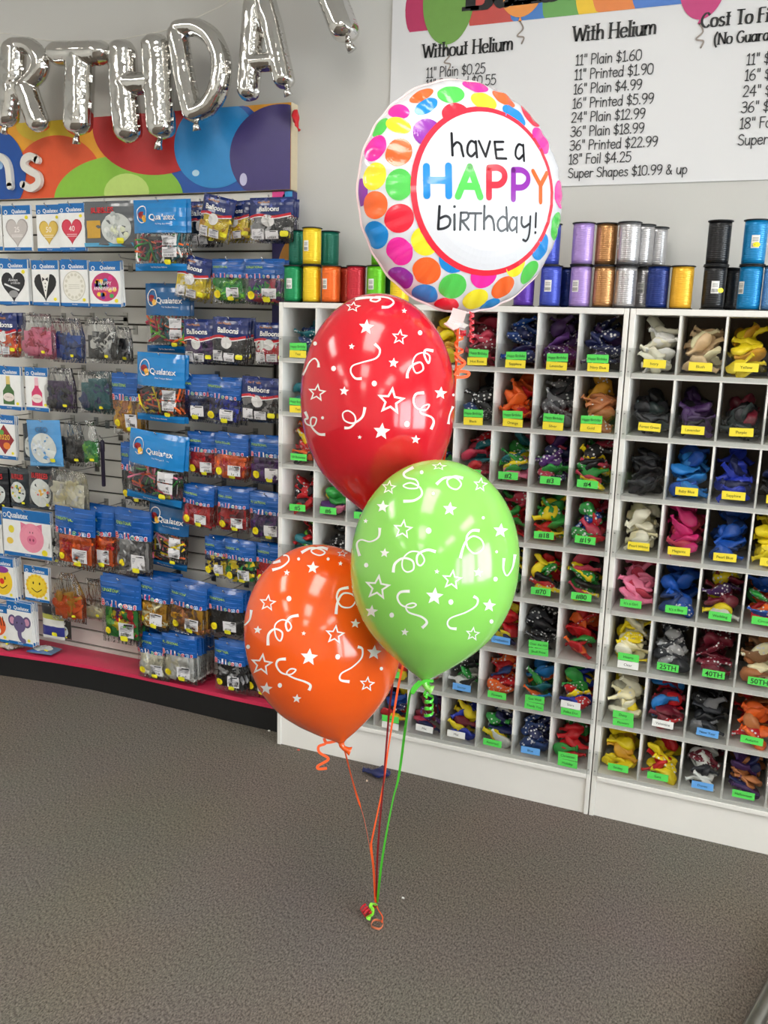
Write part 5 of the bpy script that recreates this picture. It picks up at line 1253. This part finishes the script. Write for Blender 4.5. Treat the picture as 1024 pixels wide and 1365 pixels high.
def foil_balloon():
    D = 2.12; C = atD(617, 265, D); d = (C - CAM).normalized()
    rr = (_r - d * d.dot(_r)).normalized(); uu = rr.cross(d)
    nn = (-d + rr * .47 + uu * .19).normalized()
    rl = radians(-4); e1 = (rr - nn * nn.dot(rr)).normalized(); e2 = nn.cross(e1)
    e1, e2 = e1 * cos(rl) + e2 * sin(rl), e2 * cos(rl) - e1 * sin(rl)
    a = 147.5 / FPX * D; c = a * .46
    def prf(q): return c * max(0, 1 - q * q) ** .54
    def surf(q, th, side=1):
        sm = max(0, min(1, (q - .60) / .34)); sm *= max(0, min(1, (1.001 - q) / .05))
        wv = .55 * sin(46 * th + 2 * sin(3 * th)) + .45 * sin(29 * th + 1.3)
        amp = .0042 * sm * (.5 + .5 * noise.noise((cos(th) * 2.2, sin(th) * 2.2, side)) + .35)
        rr_ = a * q * (1 - .010 * (q ** 10) * (.5 + .5 * sin(23 * th + sin(5 * th))))
        return C + e1 * (rr_ * cos(th)) + e2 * (rr_ * sin(th)) + nn * (side * (prf(q) + amp * wv))
    qs = [sin(pi / 2 * i / 44) for i in range(45)]
    arc = [0]
    for i in range(44): arc.append(arc[-1] + sqrt((a * (qs[i + 1] - qs[i])) ** 2 + (prf(qs[i + 1]) - prf(qs[i])) ** 2))
    def q_of(s_):
        if s_ >= arc[-1]: return 1.
        for i in range(44):
            if arc[i + 1] >= s_: return qs[i] + (qs[i + 1] - qs[i]) * (s_ - arc[i]) / (arc[i + 1] - arc[i])
    def flat(side, lift):
        def fn(x, y):
            s_ = sqrt(x * x + y * y); th = atan2(y, x); q = min(.9985, q_of(s_))
            p = surf(q, th, side); p1 = surf(min(1, q + .004), th, side); p2 = surf(max(0, q - .004), th, side); t1 = p1 - p2; t2 = nn.cross(V(p - C)).normalized() if s_ > 1e-6 else e2
            if s_ < .003: no = nn * side
            else: no = t1.cross(t2).normalized() * side
            return p + no * lift
        return fn
    n = 200; b = MB()
    for side in (1, -1):
        vs = [surf(0, 0, side)] + [surf(q, 2 * pi * k / n, side) for q in qs[1:] for k in range(n)]
        fs = [(0, 1 + k, 1 + (k + 1) % n) for k in range(n)]
        for i in range(43): o = 1 + i * n; fs += [(o + k, o + n + k, o + n + (k + 1) % n, o + (k + 1) % n) for k in range(n)]
        b.add(vs, [f if side == 1 else f[::-1] for f in fs], M['fwhite'], True)
        if side == 1: bv = BVHTree.FromPolygons(vs, fs)
    # seam flange
    vs = []
    for k in range(n):
        th = 2 * pi * k / n; p = surf(1, th); o = (p - C).normalized()
        vs += [p - o * .002 + nn * .0008, p + o * .0045 + nn * .001 * sin(37 * th), p + o * .0045 - nn * (.0006 - .001 * sin(37 * th)), p - o * .002 - nn * .0008]
    b.add(vs, [(4 * k + j, 4 * k + (j + 1) % 4, 4 * ((k + 1) % n) + (j + 1) % 4, 4 * ((k + 1) % n) + j) for k in range(n) for j in range(4)], M['fback'], True)
    def to_flat(px, py):
        h, _, _, _ = bv.ray_cast(CAM, ray(px, py).normalized())
        if h is None: return None
        v = h - C; x, y = v.dot(e1), v.dot(e2); q = min(1, sqrt(x * x + y * y) / a); th = atan2(y, x)
        i = max(i for i in range(45) if qs[i] <= q + 1e-9); i = min(i, 43); s_ = arc[i] + (arc[i + 1] - arc[i]) * (q - qs[i]) / (qs[i + 1] - qs[i])
        return (s_ * cos(th), s_ * sin(th))
    K_ = dict(o=(246, 104, 44), g=(84, 200, 84), p=(240, 44, 160), y=(244, 226, 50), b=(22, 136, 214), r=(236, 40, 62), v=(146, 48, 168))
    km = {k: mat('foil_ink_' + k, S(*c_), .22, coat=.5, var=.01, bump=.10, bs=16) for k, c_ in K_.items()}
    dots = [(338,120,'o'),(468,116,'g'),(572,82,'p'),(612,148,'y'),(355,172,'b'),(235,250,'y'),(485,202,'r'),(702,135,'o'),(815,212,'r'),(745,212,'b'),(862,322,'p'),(905,310,'y'),(938,420,'o'),(948,560,'p'),(932,700,'g'),
            (860,788,'b'),(898,832,'v'),(812,905,'g'),(752,868,'y'),(697,970,'o'),(612,915,'p'),(573,1025,'y'),(475,965,'g'),(358,897,'o'),(478,842,'b'),(350,1003,'b'),(447,1050,'r'),(638,1050,'b'),(752,1003,'v'),
            (240,810,'p'),(237,932,'v'),(150,855,'g'),(130,740,'b'),(237,665,'r'),(128,607,'o'),(238,515,'g'),(124,480,'y'),(238,372,'o'),(130,352,'p'),(362,285,'v'),(352,765,'y'),(150,262,'g'),(232,190,'p'),(66,655,'p'),(66,550,'v'),(66,450,'r')]
    rd = .0352; f1 = flat(1, .0006)
    FD = [(to_flat(460 + x / 3.303, 90 + y / 3.303), k) for x, y, k in dots]; FD = [(V(p), k) for p, k in FD if p]
    FD.sort(key=lambda q: -q[0].length)
    for i, (p, k) in enumerate(FD):                                # outermost first, each a hair above the one before
        u_ = p.normalized(); rl_, tl_ = rd, rd
        for j, (p2, _) in enumerate(FD):
            if j != i and p2.length < arc[-1] * .90:
                dv = p2 - p; ra = abs(dv.dot(u_)); ta = sqrt(max(0, dv.length_squared - ra * ra))
                if ra > ta: rl_ = min(rl_, .485 * dv.length)
                else: tl_ = min(tl_, .485 * dv.length)
        b.poly(ell(p.x, p.y, max(rl_, .016), max(tl_, .020), 28, atan2(u_.y, u_.x)), flat(1, .0005 + .000012 * i), km[k], rings=6)
    fb = flat(-1, .0006); r = random.Random(5)                       # the same print carries on round the back
    for ring, cnt in ((.0, 1), (.085, 6), (.170, 12), (.250, 18)):
        for i in range(cnt): th = 2 * pi * i / cnt + ring * 3; b.poly(ell(ring * cos(th), ring * sin(th), rd, n=22), fb, km[r.choice('ogpybrv')], rings=4)
    Wc = to_flat(656, 253); Wr = .178
    b.poly(ell(Wc[0], Wc[1], Wr + .0135, n=80), flat(1, .0017), km['r'], rings=12)
    b.poly(ell(Wc[0], Wc[1], Wr, n=80), flat(1, .0023), M['fwhite'], rings=12)
    fl = flat(1, .0029)
    def ft(zx, zy): return to_flat(540 + zx / 4.654, 120 + zy / 4.654)
    def pen(pts, wd, m, curve=True):
        Q = smooth(pts, 6) if curve and len(pts) > 2 else [((pts[i][0] * (4 - j) + pts[i + 1][0] * j) / 4, (pts[i][1] * (4 - j) + pts[i + 1][1] * j) / 4) for i in range(len(pts) - 1) for j in range(4)] + [pts[-1]]
        Q = [ft(*p) for p in Q]; k = wd / 4.654 / FPX * (D - .1); b.stroke(Q, k, fl, m)
        for e in (Q[0], Q[-1]): b.poly(ell(e[0], e[1], k / 2, n=12), fl, m)
    def spot(x, y, r_, m): p = ft(x, y); b.poly(ell(p[0], p[1], r_ / 4.654 / FPX * D, n=14), fl, m)
    ink = mat('foil_ink_black', S(22, 22, 28), .3, coat=.1, var=.01, spec=.3)
    T = 15.5
    for q, cv in (([(287, 272), (293, 408)], 0), ([(291, 358), (318, 328), (343, 342), (352, 380), (360, 413)], 1),
                  ([(434, 332), (408, 320), (388, 348), (386, 392), (408, 414), (434, 392)], 1), ([(436, 322), (440, 375), (444, 420)], 1),
                  ([(455, 320), (497, 416)], 0), ([(497, 416), (524, 322)], 0), ([(552, 325), (564, 426)], 0), ([(552, 325), (606, 325)], 0), ([(557, 373), (602, 371)], 0), ([(564, 426), (624, 428)], 0),
                  ([(728, 352), (704, 340), (686, 365), (682, 408), (702, 430), (727, 408)], 1), ([(729, 343), (734, 442)], 0),
                  ([(213, 722), (205, 860)], 0), ([(206, 862), (240, 858), (272, 838), (278, 800), (252, 782), (212, 798)], 1), ([(305, 772), (305, 866)], 0),
                  ([(345, 762), (340, 866)], 0), ([(345, 762), (383, 762), (392, 785), (375, 806), (345, 812)], 1), ([(352, 812), (393, 866)], 0), ([(398, 765), (470, 765)], 0), ([(435, 765), (432, 868)], 0),
                  ([(490, 720), (487, 862)], 0), ([(487, 815), (513, 783), (538, 795), (548, 835), (550, 868)], 1), ([(629, 800), (602, 786), (576, 812), (573, 850), (594, 875), (628, 858)], 1), ([(625, 728), (632, 873)], 0),
                  ([(688, 802), (667, 788), (648, 815), (645, 850), (662, 872), (687, 850)], 1), ([(690, 790), (689, 882)], 0), ([(720, 788), (719, 830), (735, 850), (764, 832)], 1), ([(773, 785), (766, 890), (748, 934), (728, 928)], 1), ([(808, 765), (805, 850)], 0)):
        pen(q, T, ink, cv)
    spot(305, 724, 8.5, ink); spot(804, 884, 9, ink)
    for k, wd, sts in (('b', 43, ([(132, 477), (135, 655)], [(268, 474), (270, 656)], [(132, 562), (268, 562)])),
                       ('g', 42, ([(327, 660), (400, 478)], [(400, 478), (464, 664)], [(350, 598), (444, 600)])),
                       ('r', 40, ([(518, 485), (518, 666)], [(518, 485), (575, 485), (610, 512), (612, 555), (580, 588), (518, 590)])),
                       ('v', 37, ([(669, 498), (668, 678)], [(669, 498), (720, 500), (755, 528), (757, 572), (725, 604), (669, 606)])),
                       ('o', 33, ([(790, 507), (835, 592)], [(874, 520), (836, 592)], [(836, 592), (836, 694)]))):
        for q in sts: pen(q, wd, km[k], len(q) > 3)
    t = thing('foil_balloon', 'round polka dot foil balloon wishing a happy birthday, topmost of the bunch', 'balloon', C)
    b.build('balloon_body', t, origin=C)
    # filling tail at the bottom
    p0 = atD(613, 413, D + .0); p1 = atD(607, 430, D - .01); p2 = atD(598, 436, D - .02)
    b = MB(); b.ribbon(smooth([p0, p1, p2], 5), .034, M['fback'], .0015); b.ribbon(smooth([p1, atD(616, 434, D - .015), atD(622, 436, D - .02)], 4), .020, M['fwhite'], .0012)
    b.build('filling_tail', t, origin=C)
    return t, C, D
foil_t, foil_c, foil_d = foil_balloon()

def curl(c, ax, r, turns, length, n=14, taper=1., start=0.):
    """helix from c along ax"""
    ax = V(ax).normalized(); a = ax.orthogonal().normalized(); b = ax.cross(a); N = int(turns * n)
    return [V(c) + ax * (length * i / N) + (a * cos(start + 2 * pi * i / n) + b * sin(start + 2 * pi * i / n)) * (r * (1 - (1 - taper) * i / N)) for i in range(N + 1)]
def ribbons():
    rm = lambda nm, rgb: mat('ribbon_' + nm, S(*rgb), .3, coat=.2, var=.03)
    MO, MG, MR = rm('orange', (250, 96, 40)), rm('green', (72, 190, 44)), rm('dark_red', (128, 14, 24))
    MR2 = rm('red_shiny', (190, 24, 44))
    dp = lambda p: (p - CAM).dot(_f)
    def rib(t, c, pts, D0, m, wd, D1=None, nm='ribbon', edge=2.):
        b = MB(); P = path(pts, D0, D1); b.ribbon(P, wd, m, .0003, side=lambda q: _f if q > edge else (_r * cos(.9 * sin(q * 7)) - _f * sin(.9 * sin(q * 7)))); b.build(nm, t, origin=c)
    rib(grn_t, grn_c, [(561, 908), (548, 922), (542, 958), (532, 1033), (523, 1070), (510, 1142), (503, 1203)], dp(grn_n), MG, .0062)
    rib(org_t, org_c, [(457, 989), (466, 1026), (475, 1058), (486, 1094), (496, 1150), (501, 1203)], dp(org_n), MO, .0052, edge=.5)
    rib(red_t, red_c, [(506, 697), (516, 780), (525, 882), (519, 947), (513, 1021), (512, 1036), (504, 1127), (501.5, 1203)], dp(red_n), MR, .0052)
    rib(foil_t, foil_c, [(611, 430), (609, 470), (606, 520), (598, 580), (575, 700), (550, 830), (533, 906), (526, 945), (517, 1002), (511, 1046), (497, 1114), (495, 1129), (498, 1158), (500.5, 1203)], foil_d + .06, MO, .0062)
    # curled ends
    k = lambda px, D: px / FPX * D
    D = dp(grn_n); b = MB(); b.ribbon(path([(566, 906), (572, 914), (566, 925), (571, 931)], D, D, 4)[:-1] + curl(atD(572, 926, D), -_u + _f * .2, k(6, D), 3.2, k(30, D)), .006, MG, .0004, side=lambda q: _u); b.build('ribbon_curl', grn_t, origin=grn_c)
    b = MB(); b.ribbon(path([(560, 908), (552, 916), (550, 924), (556, 916), (566, 908), (578, 908)], D - .02, D - .02, 4), .007, MG, .0004, side=lambda q: _u); b.build('ribbon_bow', grn_t, origin=grn_c)
    D = dp(org_n); b = MB(); b.ribbon(path([(455, 986), (436, 990), (432, 984), (434, 991), (425, 995), (426, 1003), (437, 1010), (436, 1014), (424, 1021), (425, 1025), (436, 1024)], D, D, 5), .0065, MO, .0004, side=lambda q: (_u + _r * .3)); b.build('ribbon_curl', org_t, origin=org_c)
    D = foil_d
    b = MB(); b.ribbon([V(p) for p in curl(atD(629, 415, D - .03), -_u, k(3.2, D), 4.5, k(40, D), 10)], .0075, MR2, .0004, side=lambda q: _u); b.build('ribbon_curl', foil_t, origin=foil_c)
    b = MB(); b.ribbon(curl(atD(617, 440, D - .03), -_u + _r * .1, k(4, D), 1.5, k(6, D), 10), .006, MR2, .0004, side=lambda q: _u); b.build('ribbon_curl', foil_t, origin=foil_c)
    b = MB(); b.ribbon(curl(atD(612, 440, D - .02), -_u, k(6, D), 3.4, k(58, D), 12), .0055, MO, .0004, side=lambda q: _u); b.build('ribbon_curl', foil_t, origin=foil_c)
    b = MB(); b.ribbon(path([(606, 470), (614, 478), (620, 484), (612, 492), (608, 498)], D - .03, D - .03, 4), .006, MO, .0004, side=lambda q: _u)
    b.ribbon(path([(606, 500), (614, 495), (625, 497), (622, 502), (608, 503)], D - .03, D - .03, 5), .007, MO, .0004, side=lambda q: _u); b.build('ribbon_loop', foil_t, origin=foil_c)
    # the knot on the carpet
    t = thing('ribbon_knot', 'knot of red, green and orange ribbon ends lying on the carpet', 'ribbon', (KNOT.x, KNOT.y, 0))
    o = (KNOT.x, KNOT.y, 0); F_ = lambda x, y, z: atZ(x, y, z)
    b = MB(); b.ribbon(curl(F_(484, 1209, .020), V((.6, -.3, -.3)), .011, 3.2, .027, 12), .0052, MR2, .0005, side=lambda q: V((.6, -.3, -.3))); b.ribbon([F_(491, 1217, .012), F_(497, 1213, .010), F_(502, 1206, .014)], .008, MR, .0005); b.build('red_curl', t, origin=o)
    b = MB(); b.ribbon(smooth([F_(502, 1207, .016), F_(497, 1204, .03), F_(494, 1208, .024), F_(497, 1212, .014), F_(496, 1219, .006), F_(490, 1223, .006), F_(494, 1225, .004)], 5), .009, rm('lime', (140, 230, 60)), .0006); b.build('green_curl', t, origin=o)
    b = MB(); c = F_(503, 1232, .004); P = [V((c.x + .016 * cos(a), c.y + .019 * sin(a), .004 + .002 * sin(a * 3))) for a in [2 * pi * i / 22 for i in range(23)]]
    b.ribbon(P, .006, rm('pale_orange', (214, 120, 84)), .0005, side=lambda q: V((0, 0, 1))); b.ribbon(smooth([F_(509, 1230, .008), F_(510, 1222, .008), F_(504, 1212, .008), F_(502, 1206, .014)], 4), .003, MO, .0004); b.build('orange_loop', t, origin=o)
ribbons()

# ================================================================== on the carpet
def floor_bits():
    p = atZ(501, 1031, .012)
    b = MB(); vs, fs = DEF[4]; m4 = Matrix.Translation((p.x, p.y, .013)) @ Euler((0, 0, radians(188))).to_matrix().to_4x4() @ Matrix.Diagonal((1.05, 1.2, 1.1, 1))
    b.add([m4 @ V(q) for q in vs], fs, latex('navy'), True)
    lo = min(v[2] for v in b.v); b.v = [(v[0], v[1], v[2] - lo + .0005) for v in b.v]
    tag(b.build('deflated_balloon'), 'limp navy balloon lying on the carpet in front of the white shelf', 'balloon')
    for px, py, s_, rgb, nm, lab in ((358.5, 974, .006, (232, 230, 226), 'paper_scrap', 'tiny white scrap on the carpet by the platform corner'), (537.5, 1197, .004, (236, 236, 232), 'paper_scrap', 'tiny white scrap on the carpet beside the ribbon knot'),
                                   (489, 1041, .004, (222, 196, 170), 'paper_scrap', 'tiny beige scrap on the carpet below the limp navy balloon'), (398, 1000, .005, (206, 90, 70), 'paper_scrap', 'tiny reddish scrap on the carpet by the shelf kick board')):
        p = atZ(px, py, .001); b = MB(); r = random.Random(int(px))
        top = [(p.x + s_ * r.uniform(.6, 1.2) * cos(a), p.y + s_ * r.uniform(.6, 1.2) * sin(a)) for a in [2 * pi * i / 7 for i in range(7)]]
        b.add([(x, y, .0002) for x, y in top] + [(x, y, .0022 + r.uniform(0, .002)) for x, y in top], [tuple(range(7))[::-1], tuple(range(7, 14))] + [(i, (i + 1) % 7, 7 + (i + 1) % 7, 7 + i) for i in range(7)], plain(rgb, .7))
        tag(b.build(nm), lab, 'scrap')
    a, c = atZ(986, 1400, .02), atZ(1040, 1300, .02); d = (c - a).normalized()
    t = thing('stand_leg', 'round steel tube of a stand lying across the lower right corner', 'stand', (c.x, c.y, 0))
    b = MB(); b.tube([a - d * .5, a, c, c + d * .22], .0195, M['steel'], 20); b.build('tube', t, origin=(c.x, c.y, 0))
    b = MB(); e = c + d * .22; b.tube([e - d * .004, e, e + d * .02, e + d * .024], [.0198, .0205, .0205, .016], M['reel_black'], 20); b.build('end_cap', t, origin=(c.x, c.y, 0))
floor_bits()
